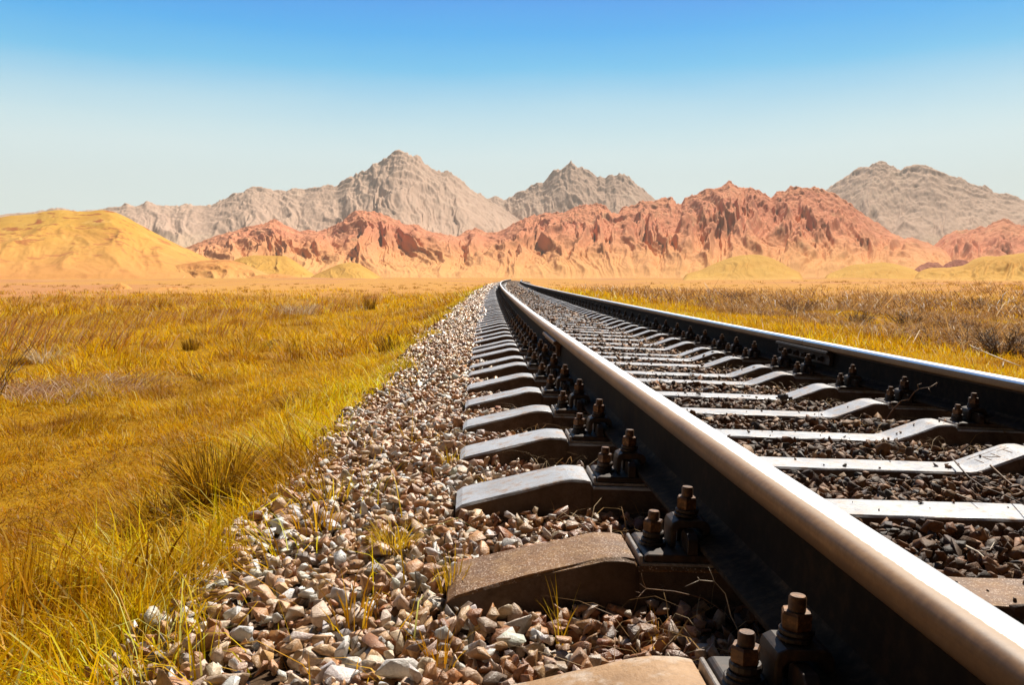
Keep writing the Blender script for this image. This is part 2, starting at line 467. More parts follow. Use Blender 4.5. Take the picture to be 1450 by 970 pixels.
M['sand_dune'] = m_rock('yellow dune sand', (.84, .5, .15), [(.60, .31, .06), (.65, .36, .075), (.70, .41, .09)], (.76, .47, .13), .03, .12, (.0, .25))
M['rock_low'] = m_rock('brick red mound rock', (.80, .42, .14), [(.60, .23, .07), (.70, .32, .09), (.76, .40, .12)], (.8, .48, .15), .05, .3, (.0, .6))
M['rock_violet'] = m_rock('dusky violet mound rock', (.7, .36, .16), [(.38, .13, .09), (.45, .17, .11), (.52, .22, .13)], (.6, .3, .15), .05, .5, (.0, .2))

FAR = 2600
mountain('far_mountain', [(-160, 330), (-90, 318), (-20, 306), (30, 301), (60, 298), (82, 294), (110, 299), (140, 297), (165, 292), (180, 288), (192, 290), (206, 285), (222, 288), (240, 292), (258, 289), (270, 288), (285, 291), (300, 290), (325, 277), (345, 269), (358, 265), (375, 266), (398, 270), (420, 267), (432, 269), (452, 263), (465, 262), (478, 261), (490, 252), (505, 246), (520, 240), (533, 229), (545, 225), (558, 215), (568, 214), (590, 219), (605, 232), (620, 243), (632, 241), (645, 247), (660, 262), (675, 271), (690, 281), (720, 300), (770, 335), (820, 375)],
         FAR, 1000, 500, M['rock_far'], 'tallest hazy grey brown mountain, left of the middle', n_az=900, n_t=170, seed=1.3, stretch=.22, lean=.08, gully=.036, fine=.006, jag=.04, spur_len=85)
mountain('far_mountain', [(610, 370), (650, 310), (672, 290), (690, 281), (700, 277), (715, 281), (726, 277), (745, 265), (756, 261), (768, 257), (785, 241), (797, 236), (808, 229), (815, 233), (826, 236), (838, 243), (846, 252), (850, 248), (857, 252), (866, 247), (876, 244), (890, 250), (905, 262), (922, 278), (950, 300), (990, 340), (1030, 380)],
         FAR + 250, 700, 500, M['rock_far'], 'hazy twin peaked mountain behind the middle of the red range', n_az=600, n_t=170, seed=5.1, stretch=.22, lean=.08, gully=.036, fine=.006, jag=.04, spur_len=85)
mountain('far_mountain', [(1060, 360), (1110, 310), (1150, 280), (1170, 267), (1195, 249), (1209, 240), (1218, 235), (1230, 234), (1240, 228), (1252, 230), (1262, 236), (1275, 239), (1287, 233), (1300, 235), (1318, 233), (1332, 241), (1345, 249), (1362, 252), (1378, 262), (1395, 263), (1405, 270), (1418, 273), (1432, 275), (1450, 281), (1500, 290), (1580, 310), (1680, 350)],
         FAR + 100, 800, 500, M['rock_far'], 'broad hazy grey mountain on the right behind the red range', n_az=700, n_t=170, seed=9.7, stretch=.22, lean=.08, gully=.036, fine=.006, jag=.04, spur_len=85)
mountain('red_range', [(215, 372), (250, 355), (278, 345), (300, 335), (325, 329), (340, 325), (352, 321), (365, 319), (376, 315), (388, 311), (398, 315), (408, 320), (425, 327), (440, 326), (455, 327), (470, 321), (484, 314), (493, 306), (503, 299), (515, 298), (540, 302), (555, 309), (570, 315), (592, 319), (604, 327), (625, 331), (645, 334), (665, 325), (674, 323), (688, 328), (705, 329), (722, 320), (742, 309), (762, 303), (785, 301), (798, 302), (815, 292), (830, 289), (845, 288), (858, 292), (866, 301), (876, 303), (882, 294), (900, 287), (918, 283), (932, 279), (941, 281), (950, 280), (958, 288), (965, 289), (970, 281), (985, 276), (1000, 269), (1012, 266), (1022, 262), (1032, 257), (1045, 262), (1053, 268), (1062, 262), (1072, 270), (1083, 276), (1092, 281), (1100, 273), (1112, 270), (1119, 263), (1135, 265), (1150, 265), (1165, 268), (1180, 273), (1196, 282), (1210, 293), (1225, 305), (1242, 315), (1262, 329), (1280, 338), (1292, 336), (1310, 342), (1330, 350), (1360, 368), (1385, 385)],
         1250, 560, 260, M['rock_red'], 'long jagged red rock range across the middle of the plain', n_az=1400, n_t=300, seed=3.7, gully=.13, jag=.06, spur_len=44, power=1.12, fine=.010)
mountain('red_range', [(1295, 372), (1320, 350), (1338, 333), (1355, 326), (1372, 325), (1388, 321), (1402, 318), (1412, 312), (1421, 308), (1433, 314), (1450, 319), (1480, 322), (1520, 318), (1580, 335), (1640, 365)],
         1350, 350, 220, M['rock_red'], 'smaller dull red ridge at the right edge of the picture', n_az=300, n_t=150, seed=7.7, gully=.12, jag=.05, fine=.010, spur_len=30)
mountain('yellow_hill', [(-330, 385), (-240, 360), (-150, 338), (-70, 322), (-20, 312), (10, 306), (40, 303), (62, 299), (85, 296), (105, 299), (122, 300), (138, 297), (160, 298), (178, 307), (200, 319), (228, 334), (255, 348), (285, 361), (318, 374), (350, 386), (385, 397), (420, 404)],
         620, 240, 140, M['sand_hill'], 'big smooth yellow sand hill with scattered red outcrops on the left', n_az=420, n_t=160, seed=2.2, stretch=.3, gully=.042, jag=.012, spur_len=40, power=1.15, fine=.004, smooth_crest=True, lean=0)
mountain('sandy_spur', [(195, 400), (225, 388), (250, 375), (275, 371), (300, 367), (322, 367), (345, 373), (370, 384), (395, 394), (420, 401)],
         470, 90, 60, M['rock_low'], 'low orange brown spur in front of the yellow hill', n_az=220, n_t=110, seed=4.4, gully=.14, jag=.03, spur_len=16, smooth_crest=True, lean=0)
mountain('sandy_spur', [(52, 397), (80, 388), (105, 383), (125, 382), (145, 386), (165, 393), (185, 400)],
         450, 60, 50, M['rock_low'], 'small brownish spur at the foot of the yellow hill', n_az=160, n_t=80, seed=6.4, gully=.14, jag=.03, spur_len=12, smooth_crest=True, lean=0)
mountain('sandy_spur', [(322, 402), (345, 394), (368, 389), (392, 387), (415, 390), (438, 396), (458, 402)],
         420, 60, 50, M['rock_low'], 'low reddish mound strip under the flat topped yellow dune', n_az=160, n_t=80, seed=9.1, gully=.14, jag=.03, spur_len=12, smooth_crest=True, lean=0)
mountain('sand_dune', [(300, 385), (325, 371), (342, 364), (362, 361), (384, 362), (404, 362), (420, 371), (436, 383), (455, 396)],
         540, 90, 70, M['sand_dune'], 'flat topped yellow dune between yellow hill and red range', n_az=200, n_t=90, seed=8.4, gully=.05, jag=.012, fine=.006, spur_len=9.6, power=1.0, smooth_crest=True, lean=0)
mountain('sand_dune', [(425, 400), (448, 388), (468, 379), (483, 373), (495, 371), (508, 373), (520, 380), (535, 390), (555, 399)],
         500, 80, 60, M['sand_dune'], 'pointed yellow dune in front of the red range, left of the track', n_az=200, n_t=90, seed=1.4, gully=.05, jag=.012, fine=.006, spur_len=9.6, power=1.05, smooth_crest=True, lean=0)
mountain('sand_dune', [(965, 389), (990, 383), (1012, 373), (1032, 365), (1050, 361), (1070, 360), (1088, 363), (1105, 371), (1122, 381), (1140, 389)],
         480, 80, 60, M['sand_dune'], 'rounded yellow dune under the highest part of the red range', n_az=220, n_t=90, seed=2.9, gully=.05, jag=.012, fine=.006, spur_len=9.6, power=1.05, smooth_crest=True, lean=0)
mountain('sand_dune', [(1165, 391), (1188, 382), (1205, 375), (1228, 373), (1250, 371), (1270, 374), (1290, 380), (1310, 389)],
         470, 70, 60, M['sand_dune'], 'long low yellow dune to the right of the rounded one', n_az=220, n_t=80, seed=3.2, gully=.05, jag=.012, fine=.006, spur_len=7.2, smooth_crest=True, lean=0)
mountain('sand_dune', [(1290, 389), (1315, 379), (1340, 379), (1365, 376), (1380, 366), (1395, 362), (1412, 363), (1430, 360), (1460, 357), (1500, 360), (1560, 375), (1600, 390)],
         440, 80, 60, M['sand_dune'], 'crumpled yellow dune at the right edge of the picture', n_az=260, n_t=100, seed=4.9, gully=.13, jag=.012, fine=.006, spur_len=7.2, smooth_crest=True, lean=0)
mountain('rock_mound', [(1292, 384), (1302, 376), (1315, 371), (1328, 372), (1340, 380), (1348, 386)],
         600, 40, 40, M['rock_violet'], 'small dusky violet mound, left one of two between dunes', n_az=100, n_t=60, seed=5.9, gully=.1, spur_len=7.2)
mountain('rock_mound', [(1325, 386), (1338, 374), (1352, 367), (1366, 368), (1380, 374), (1392, 384)],
         610, 40, 40, M['rock_violet'], 'taller dusky violet mound, right one of two between dunes', n_az=100, n_t=60, seed=6.6, gully=.1, spur_len=7.2)
mountain('rock_mound', [(146, 410), (160, 404), (170, 400), (180, 403), (190, 410)],
         92, 7, 6, M['rock_low'], 'tiny pinkish red mound on the sand behind the left field', n_az=80, n_t=50, seed=7.6, gully=.2, spur_len=1.2, base=-1.3, smooth_crest=True, lean=0)
mountain('rock_mound', [(185, 414), (205, 410), (228, 407), (248, 406), (262, 409), (272, 414)],
         84, 7, 6, M['rock_low'], 'low brick red mound on the sand behind the left field', n_az=100, n_t=50, seed=8.8, gully=.2, spur_len=1.2, base=-1.3, smooth_crest=True, lean=0)

# ------------------------------------------------------------------ rails
HEAD = [(.0095, -.053), (.0120, -.047), (.0362, -.0385), (.0375, -.0365), (.0375, -.018), (.0370, -.0125), (.0352, -.0078), (.0315, -.0040), (.0260, -.0014), (.0180, -.0004), (.0090, -.0001)]
HEAD = HEAD + [(0, 0)] + [(-x, z) for x, z in HEAD[::-1]]
WEB = [(.0130, -.1430), (.0098, -.126), (.0090, -.09), (.0094, -.0535)]
WEB = WEB + [(-x, z) for x, z in WEB[::-1]]
FOOT = [(.0745, -.1795), (.0750, -.1780), (.0750, -.1712), (.0735, -.1690), (.0420, -.1595), (.0230, -.1545), (.0150, -.148), (.0128, -.1432)]
FOOT = FOOT + [(-x, z) for x, z in FOOT[::-1]]
def sweep(name, prof, lat0, Y0, Y1, m, parent, side=0):
    Ys = [Y0]
    while Ys[-1] < Y1:
        Ys.append(min(Y1, Ys[-1] + (.15 if Ys[-1] < 6 else .15 + (Ys[-1] - 6) * .05)))
    Ys = np.array(Ys); n = len(prof); P = np.array(prof)
    s = cslope(Ys); nn = np.hypot(1, s); c = cpath(Ys)
    lat = np.broadcast_to(lat0 + P[None, :, 0], (len(Ys), n))
    V = np.stack([c[:, None] + lat / nn[:, None], Ys[:, None] - (lat - XC) * (s / nn)[:, None], np.broadcast_to(P[None, :, 1], lat.shape)], -1).reshape(-1, 3)
    V = tilt(V, np.repeat(c, n))
    I = np.arange(len(Ys) * n).reshape(len(Ys), n)
    a = I[:-1]; b = I[1:]
    q = np.stack([a, np.roll(a, -1, 1), np.roll(b, -1, 1), b], -1).reshape(-1, 4)
    me = np_mesh(name, V, [q[:, ::-1], I[:1], I[-1:][:, ::-1]], True)
    me.set_sharp_from_angle(angle=R(45))
    if side:
        x = P[:, 0] * side                              # side = +1: the running band lies towards +x
        per = np.tile(x, len(Ys))
        z = np.tile(P[:, 1], len(Ys))
        w = np.where(z < -.0100, .05 + .25 * (z + .0385) / .0285, 0)
        top = .4 + .2 * (per - BAND) / .012
        w = np.where(z >= -.0100, np.clip(top, .3, 1), np.clip(w, 0, .3))
        w = np.where((z < -.01) & (per > .03), .35, w)
        set_f(me, 'wear', w)
    o = link(name, me, m, parent)
    return o
BAND = -.0195
def rail(lat, Y0, Y1, label, side):
    r = empty('rail', tp((Y0 if Y0 > 0 else .5), lat, -.18))
    tag(r, label, 'rail', 'steel rails of the track')
    for o in (sweep('rail_head', HEAD, lat, Y0, Y1, M['rail_head'], r, side), sweep('rail_web', WEB, lat, Y0, Y1, M['rail_side'], r), sweep('rail_foot', FOOT, lat, Y0, Y1, M['rail_foot'], r)):
        o.matrix_parent_inverse = Matrix.Translation(-r.location)
    return r
LATL, LATR = XC - GH, XC + GH
JL, JR = 5.31, 5.30
rail(LATL, -2.0, JL - .004, 'nearest steel rail with shiny top and brown shoulder, left rail up to its joint', 1)
rail(LATL, JL + .004, 120, 'left rail beyond the joint, thin and bending right in the distance', 1)
BAND = -.03
rail(LATR, -2.0, JR - .004, 'right rail from the right picture edge back to its joint', -1)
rail(LATR, JR + .004, 120, 'right rail beyond the joint, shrinking towards the vanishing point', -1)

# fishplates at the joints
def fishplate(lat, Yj, sgn, label):
    r = empty('fishplate', tp(Yj, lat, -.15), -math.atan(float(cslope(Yj)))); r.rotation_euler.y = CANT
    tag(r, label, 'fishplate', 'fishplates at the rail joints')
    z0 = .15
    prof = [(.0125, -.0525), (.0345, -.0400), (.054, -.0430), (.056, -.058), (.040, -.066), (.034, -.090), (.036, -.122), (.026, -.128), (.0125, -.124), (.0100, -.07)]
    MB().prism([(sgn * x, z + z0) for x, z in prof], -.43, .43).build('bar', M['rust_bright'] if lat < XC else M['rust'], r, .0015, 1)
    for k in range(6):
        y = -.33 + k * .132
        b = MB()
        b.v = []; b.f = []
        # nut and stub lying along x
        n = 6; R0 = .018
        vs = []; fs = []
        for xx, rr in ((.033, R0), (.051, R0), (.054, R0 * .86)):
            for j in range(n):
                a = 2 * math.pi * j / n
                vs.append((sgn * xx, y + rr * math.cos(a), z0 - .094 + rr * math.sin(a)))
        for l in range(2):
            for j in range(n): fs.append((l * n + j, l * n + (j + 1) % n, (l + 1) * n + (j + 1) % n, (l + 1) * n + j))
        fs.append(tuple(range(n))); fs.append(tuple(2 * n + j for j in range(n)))
        b.add(vs, fs)
        b.tube([(sgn * .053, y, z0 - .094), (sgn * .070, y, z0 - .094)], .0115, .011, 10)
        b.build('bolt', M['rust'], r)
    return r
fishplate(LATL, JL, -1, 'rust topped fishplate bolted on the outer side of the left rail joint')
fishplate(LATL, JL, 1, 'fishplate on the inner side of the left rail joint')
fishplate(LATR, JR, -1, 'long dark fishplate on the inner side of the right rail joint')

# ------------------------------------------------------------------ sleepers
SLEEP_Y = [1.035, 1.597, 2.212, 2.774, 3.323, 3.885, 4.44, 5.06, 5.46, 6.08, 6.52, 6.92]
while SLEEP_Y[-1] < 76: SLEEP_Y.append(SLEEP_Y[-1] + .53 + random.uniform(-.03, .03))
UP_ = [0, .12, .24, .32, .345, .36, .375, .42, .48, .525, .54, .56, .58, .597, .605, .608, .62, .70, .80, .90, .975, .987, .990, .997, 1.02, 1.05, 1.08, 1.14, 1.20, 1.26, 1.30, 1.32, 1.335]
def top_z(u):
    return np.interp(u, [0, .345, .370, .528, .552, .590, .602, .608, .987, .993, 1.005, 1.045, 1.07, 1.305, 1.325, 1.335],
                     [-.266, -.266, -.261, -.199, -.194, -.193, -.197, -.2105, -.2105, -.197, -.193, -.192, -.196, -.259, -.266, -.276])
def sleeper_mesh(name, rough, seed, ex=0):
    rs = np.random.default_rng(seed)
    us = np.array(sorted(set([-u for u in UP_] + UP_)))
    if ex:
        fine = np.linspace(-1.335, 1.335, 150); us = np.array(sorted(set(np.round(np.concatenate([us, fine]), 4))))
    zt = top_z(np.abs(us))
    # half outline across: from bottom front over the top to bottom back
    rows = [(-.5, 'b'), (-1, 'm1'), (-1, 'm2'), (-1, 'e0'), (-.985, 'e1'), (-.965, 'e2'), (-.6, 't'), (-.3, 't'), (0, 't'), (.3, 't'), (.6, 't'), (.965, 'e2'), (.985, 'e1'), (1, 'e0'), (1, 'm2'), (1, 'm1'), (.5, 'b')]
    V = []
    for j, (k, kind) in enumerate(rows):
        for i, u in enumerate(us):
            z = zt[i]; hw = .078 + .012 * max(0, min(1, (abs(u) - 1.0) / .3))
            if kind == 'b': p = (k * .30, -.46)
            elif kind == 'm1': p = (k * (hw + .045), -.44)
            elif kind == 'm2': p = (k * (hw + .022), z - .07)
            elif kind == 'e0': p = (k * (hw + .003), z - .007)
            elif kind == 'e1': p = (k * (hw + .001), z - .0022)
            elif kind == 'e2': p = (k * hw, z - .0004)
            else: p = (k * hw, z)
            nz = noise(u * 9 + seed * 3.1, j * .9 + seed) * rough * (1.6 if kind in ('e0', 'e1') else .8)
            ny = noise(u * 11 + seed * 7.7, j * 1.1 + 40) * rough * (1.8 if kind in ('e0', 'e1', 'm2') else .5)
            if kind in ('b',): nz = ny = 0
            du = 0
            if abs(u) > 1.31: du = math.copysign(noise(j * .8 + seed, u) * rough * 2.5, u)
            V.append((u + du, p[0] + ny, p[1] + nz))
    n = len(us); m = len(rows); I = np.arange(n * m).reshape(m, n)
    q = np.stack([I[:-1, :-1], I[:-1, 1:], I[1:, 1:], I[1:, :-1]], -1).reshape(-1, 4)[:, ::-1]
    c = np.stack([I[-1, :-1], I[-1, 1:], I[0, 1:], I[0, :-1]], -1)[:, ::-1]
    e0 = I[:, 0][None, ::-1]; e1 = I[:, -1][None, :]
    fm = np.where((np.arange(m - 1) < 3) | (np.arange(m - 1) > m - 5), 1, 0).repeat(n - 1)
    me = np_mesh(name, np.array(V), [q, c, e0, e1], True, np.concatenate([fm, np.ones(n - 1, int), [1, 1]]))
    me.set_sharp_from_angle(angle=R(11))
    return me
ORD = ['', 'nearest', 'second', 'third', 'fourth', 'fifth', 'sixth', 'seventh', 'eighth', 'ninth', 'tenth', 'eleventh', 'twelfth', 'thirteenth', 'fourteenth', 'fifteenth', 'sixteenth']
meshes = {}
def sl_mesh(key, mname, rough, seed, ex):
    if key not in meshes:
        me = sleeper_mesh('concrete_sleeper', rough, seed, ex); me.materials.append(M[mname]); me.materials.append(M['concrete_side_shade']); meshes[key] = me
    return meshes[key]
SL_LABEL = {0: 'orange brown concrete sleeper with pale chips, cut by the bottom edge of the photo',
            1: 'rough dark brown concrete sleeper, second from the bottom edge',
            2: 'glaring white concrete sleeper, third from the bottom edge',
            3: 'white topped concrete sleeper with faint stamped letters, fourth from the bottom edge'}
for i, Y in enumerate(SLEEP_Y):
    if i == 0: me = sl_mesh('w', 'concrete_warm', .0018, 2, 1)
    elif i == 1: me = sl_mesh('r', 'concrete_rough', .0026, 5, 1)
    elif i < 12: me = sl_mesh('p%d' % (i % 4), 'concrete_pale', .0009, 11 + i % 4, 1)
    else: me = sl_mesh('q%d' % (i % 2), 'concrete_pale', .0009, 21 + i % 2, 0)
    o = bpy.data.objects.new('concrete_sleeper', me); COL.objects.link(o)
    o.location = tp(Y, XC, 0); o.rotation_euler.x = random.uniform(-.012, .012); o.rotation_euler.y = CANT; o.rotation_euler.z = -math.atan(float(cslope(Y))) + random.uniform(-.006, .006)
    o.location.z += random.uniform(-.004, .004) if i > 3 else 0
    if i in SL_LABEL: lab = SL_LABEL[i]
    elif i < 14: lab = 'pale concrete sleeper, %s from the bottom edge of the photo' % ORD[i + 1]
    else: lab = 'distant concrete sleeper beyond the rail joints, too small to tell apart'
    tag(o, lab, 'sleeper', 'concrete sleepers across the track')
    if i == 3:                                           # stamped mark on the inner hump by the right rail
        mk = MB()
        def stroke(x0, y0, x1, y1, w=.0011):
            L_ = math.hypot(x1 - x0, y1 - y0); nx_, ny_ = -(y1 - y0) / L_ * w, (x1 - x0) / L_ * w
            zz = lambda x: float(top_z(abs(x))) + .0012
            vs = [(x0 + nx_, y0 + ny_), (x1 + nx_, y1 + ny_), (x1 - nx_, y1 - ny_), (x0 - nx_, y0 - ny_)]
            v3 = [(x, y, zz(x) - .003) for x, y in vs] + [(x, y, zz(x)) for x, y in vs]
            mk.add(v3, [(0, 3, 2, 1), (4, 5, 6, 7), (0, 1, 5, 4), (1, 2, 6, 5), (2, 3, 7, 6), (3, 0, 4, 7)])
        X0 = .40
        stroke(X0, .046, X0 + .135, .046)
        stroke(X0 + .015, -.028, X0 + .015, .026)        # I
        stroke(X0 + .04, -.028, X0 + .04, .026); stroke(X0 + .04, .026, X0 + .07, -.028); stroke(X0 + .07, -.028, X0 + .07, .026)   # N
        stroke(X0 + .09, .026, X0 + .13, .026); stroke(X0 + .11, -.028, X0 + .11, .026)   # T
        mk.build('stamped_mark', M['concrete_rough'], o)

# ------------------------------------------------------------------ rail fastenings
def hexnut(b, cx, cy, z0, z1, r):
    c = (z1 - z0) * .16
    b.lathe(cx, cy, [(r * .93, z0), (r, z0 + c), (r, z1 - c), (r * .9, z1)], 6, random.uniform(0, 1))
def bolt_parts(root, name, d, ztop, znut1, znut0, zw0, rn, mtop=True):
    b = MB().lathe(d, 0, [(.0108, zw0 - .01), (.0112, ztop - .0025), (.0095, ztop)], 14)
    bo = b.build(name, M['rust_bright'], root, 0, 1); bo.data.set_sharp_from_angle(angle=R(40))
    nb = MB(); hexnut(nb, d, 0, znut0, znut1, rn); nb.build('nut', M['rust_bright'], bo)
    zc = (znut0 - zw0) / 2
    w = MB()
    for k in range(2):
        z0 = zw0 + k * zc
        w.lathe(d + (.0015 if k else -.001), .001 * k, [(rn * .98, z0), (rn * 1.08, z0 + zc * .25), (rn * 1.08, z0 + zc * .75), (rn * .98, z0 + zc * .96)], 16)
    w.build('spring_washer', M['rust'], bo)
def clip_mesh(s):
    o = [(.046, -.1615), (.046, -.148), (.052, -.137), (.062, -.1335), (.108, -.1335), (.119, -.139), (.122, -.150), (.122, -.1865),
         (.111, -.1865), (.111, -.156), (.104, -.149), (.067, -.149), (.061, -.154), (.059, -.1645)]
    return MB().prism([(s * x, z) for x, z in o], -.031, .031)
def make_fastening():
    r = empty('rail_fastening')
    pb = MB().box(-.186, .186, -.074, .074, -.2103, -.2035)
    for q in (-1, 1): pb.prism([(q * .1800, -.2105), (q * .1885, -.2105), (q * .1880, -.1915), (q * .1815, -.1905)], -.072, .072)
    pb.build('rubber_pad', M['rubber'], r, .0015, 1)
    b = MB().prism([(-.178, -.2030), (.178, -.2030), (.178, -.1925), (.171, -.1885), (-.171, -.1885), (-.178, -.1925)], -.070, .070)
    for s in (-1, 1):                                    # ribs beside the rail foot, slotted for the clamp bolt
        for y0, y1 in ((-.070, -.013), (.013, .070)):
            pr = [(y0, -.1883), (y1, -.1883), (y1, -.160), ((y0 + y1) / 2 + .016, -.1515), ((y0 + y1) / 2 - .016, -.1515), (y0, -.160)]
            vs = [(s * .0785, y, z) for y, z in pr] + [(s * .0985, y, z) for y, z in pr]
            n = 6
            b.add(vs, [(i, (i + 1) % n, n + (i + 1) % n, n + i) for i in range(n)] + [tuple(range(n)), tuple(range(n, 2 * n))])
    b.build('base_plate', M['rust'], r, .0015, 1)
    MB().box(-.070, .070, -.075, .075, -.1884, -.1797).build('rail_pad', M['rail_side'], r)
    for s in (-1, 1):
        clip_mesh(s).build('clip', M['rust'], r, .003, 2)
        bolt_parts(r, 'clamp_bolt', s * .0868, -.0755, -.0945, -.1175, -.1332, .0205)
        bolt_parts(r, 'anchor_bolt', s * .1495, -.1245, -.1415, -.163, -.1884, .0195)
        b2 = MB().lathe(s * .1495, 0, [(.026, -.1884), (.026, -.1835), (.0245, -.1825)], 18)
        b2.build('flat_washer', M['rust'], r)
    return r
def children(o): return list(o.children)
def copy_tree(o, parent=None):
    c = o.copy(); COL.objects.link(c)
    if parent is not None: c.parent = parent
    for ch in children(o): copy_tree(ch, c)
    return c
fproto = make_fastening()
def joined(o):
    """mesh of the whole fastening in one piece, for copies too small to show parts"""
    bm = bmesh.new()
    def rec(x):
        if x.type == 'MESH': bm.from_mesh(x.data)
        for ch in children(x): rec(ch)
    rec(o); me = bpy.data.meshes.new('rail_fastening'); bm.to_mesh(me); bm.free(); me.materials.append(M['rust']); return me
jmesh = joined(fproto)
first = True
for i, Y in enumerate(SLEEP_Y):
    if Y > 34: break
    for side, lat in (('left', LATL), ('right', LATR)):
        if i == 0 and side == 'right': continue
        if Y < 9.5:
            if first: o = fproto; first = False
            else: o = copy_tree(fproto)
        else:
            o = bpy.data.objects.new('rail_fastening', jmesh); COL.objects.link(o)
        o.location = tp(Y, lat, 0); o.rotation_euler.y = CANT
        rz = -math.atan(float(cslope(Y))); o.rotation_euler.z = rz
        if i == 0: lab = 'rusty bolted fastening of the left rail at the bottom edge of the photo'
        elif i < 14: lab = 'rusty fastening holding the %s rail on the %s sleeper from the bottom edge' % (side, ORD[i + 1])
        else: lab = 'small distant dark fastening along the %s rail, beyond the rail joint' % side
        tag(o, lab, 'rail fastening', 'bolted fastenings along the %s rail' % side)

# ------------------------------------------------------------------ ballast
def stone_protos(n, npts, bev, seed):
    rs = np.random.default_rng(seed); out = []
    for k in range(n):
        bm = bmesh.new()
        P = rs.normal(size=(npts, 3)); P /= np.linalg.norm(P, axis=1)[:, None]
        P *= rs.uniform(.82, 1.1, (npts, 1)) * np.array([rs.uniform(.95, 1.35), rs.uniform(.68, 1.0), rs.uniform(.42, .74)])
        for p in P: bm.verts.new(p)
        r = bmesh.ops.convex_hull(bm, input=bm.verts)
        for v in [v for v in bm.verts if not v.link_faces]: bm.verts.remove(v)
        bmesh.ops.dissolve_limit(bm, angle_limit=R(14), verts=bm.verts, edges=bm.edges)
        if bev:
            bmesh.ops.bevel(bm, geom=list(bm.edges), offset=.035, segments=1, profile=.5, affect='EDGES', clamp_overlap=True)
        bmesh.ops.triangulate(bm, faces=bm.faces)
        bm.verts.index_update()
        V = np.array([v.co[:] for v in bm.verts]); T = np.array([[v.index for v in f.verts] for f in bm.faces])
        if bev:
            V = V * (1 + .06 * noise(V[:, 0] * 2.3 + k * 5, V[:, 1] * 2.3 + V[:, 2] * 1.7)[:, None])
        out.append((V, T)); bm.free()
    return out
SP_NEAR = stone_protos(20, 11, True, 1)
SP_FAR = stone_protos(8, 9, False, 2)
def stones(name, P, S, C, protos, label):
    n = len(P); which = rng.integers(0, len(protos), n)
    q = rng.normal(size=(n, 4)); q[:, 1:3] *= .55; q /= np.linalg.norm(q, axis=1)[:, None]
    w, x, y, z = q.T
    Rm = np.stack([1 - 2 * (y * y + z * z), 2 * (x * y - z * w), 2 * (x * z + y * w), 2 * (x * y + z * w), 1 - 2 * (x * x + z * z), 2 * (y * z - x * w), 2 * (x * z - y * w), 2 * (y * z + x * w), 1 - 2 * (x * x + y * y)], -1).reshape(n, 3, 3)
    Vs, Ts, Cs = [], [], []; off = 0
    for k, (V, T) in enumerate(protos):
        idx = np.where(which == k)[0]
        if not len(idx): continue
        W = np.einsum('nij,vj->nvi', Rm[idx] * S[idx, None, None], V) + P[idx][:, None, :]
        Vs.append(W.reshape(-1, 3))
        Ts.append((T[None] + (np.arange(len(idx)) * len(V))[:, None, None]).reshape(-1, 3) + off)
        Cs.append(np.repeat(C[idx], len(V), 0)); off += len(idx) * len(V)
    return np.concatenate(Vs), np.concatenate(Ts), np.concatenate(Cs)
def pal(n, cols, wts):
    cols = np.array(cols); k = rng.choice(len(cols), n, p=np.array(wts) / sum(wts))
    return np.clip(cols[k] * rng.uniform(.75, 1.2, (n, 1)) * rng.uniform(.94, 1.06, (n, 3)), .01, .85)
def sleeper_mask(Y, lat):
    """True where a stone centre would sit inside a sleeper"""
    sy = np.array(SLEEP_Y); j = np.clip(np.searchsorted(sy, Y), 1, len(sy) - 1)
    d = np.minimum(np.abs(Y - sy[j]), np.abs(Y - sy[j - 1]))
    return (d < .108) & (np.abs(lat - XC) < 1.35)
def scatter(Y0, Y1, l0, l1, dens):
    n = int((Y1 - Y0) * (l1 - l0) * dens)
    return rng.uniform(Y0, Y1, n), rng.uniform(l0, l1, n)
def shoulder_edge(Y): return -.56 + .13 * fbm(Y * .55, Y * 0 + 3.7, 3) + .10 * sstep(2.5, 6, Y) * 0
SH_COL = [(.74, .56, .41), (.56, .29, .12), (.38, .165, .055), (.66, .41, .21), (.25, .19, .15), (.84, .79, .73)]
SH_W = [3, 2.6, 1.9, 2.8, .8, 2.2]
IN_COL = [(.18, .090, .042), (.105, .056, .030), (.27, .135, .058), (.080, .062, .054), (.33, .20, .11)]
IN_W = [3, 3, 2, 2, 1]
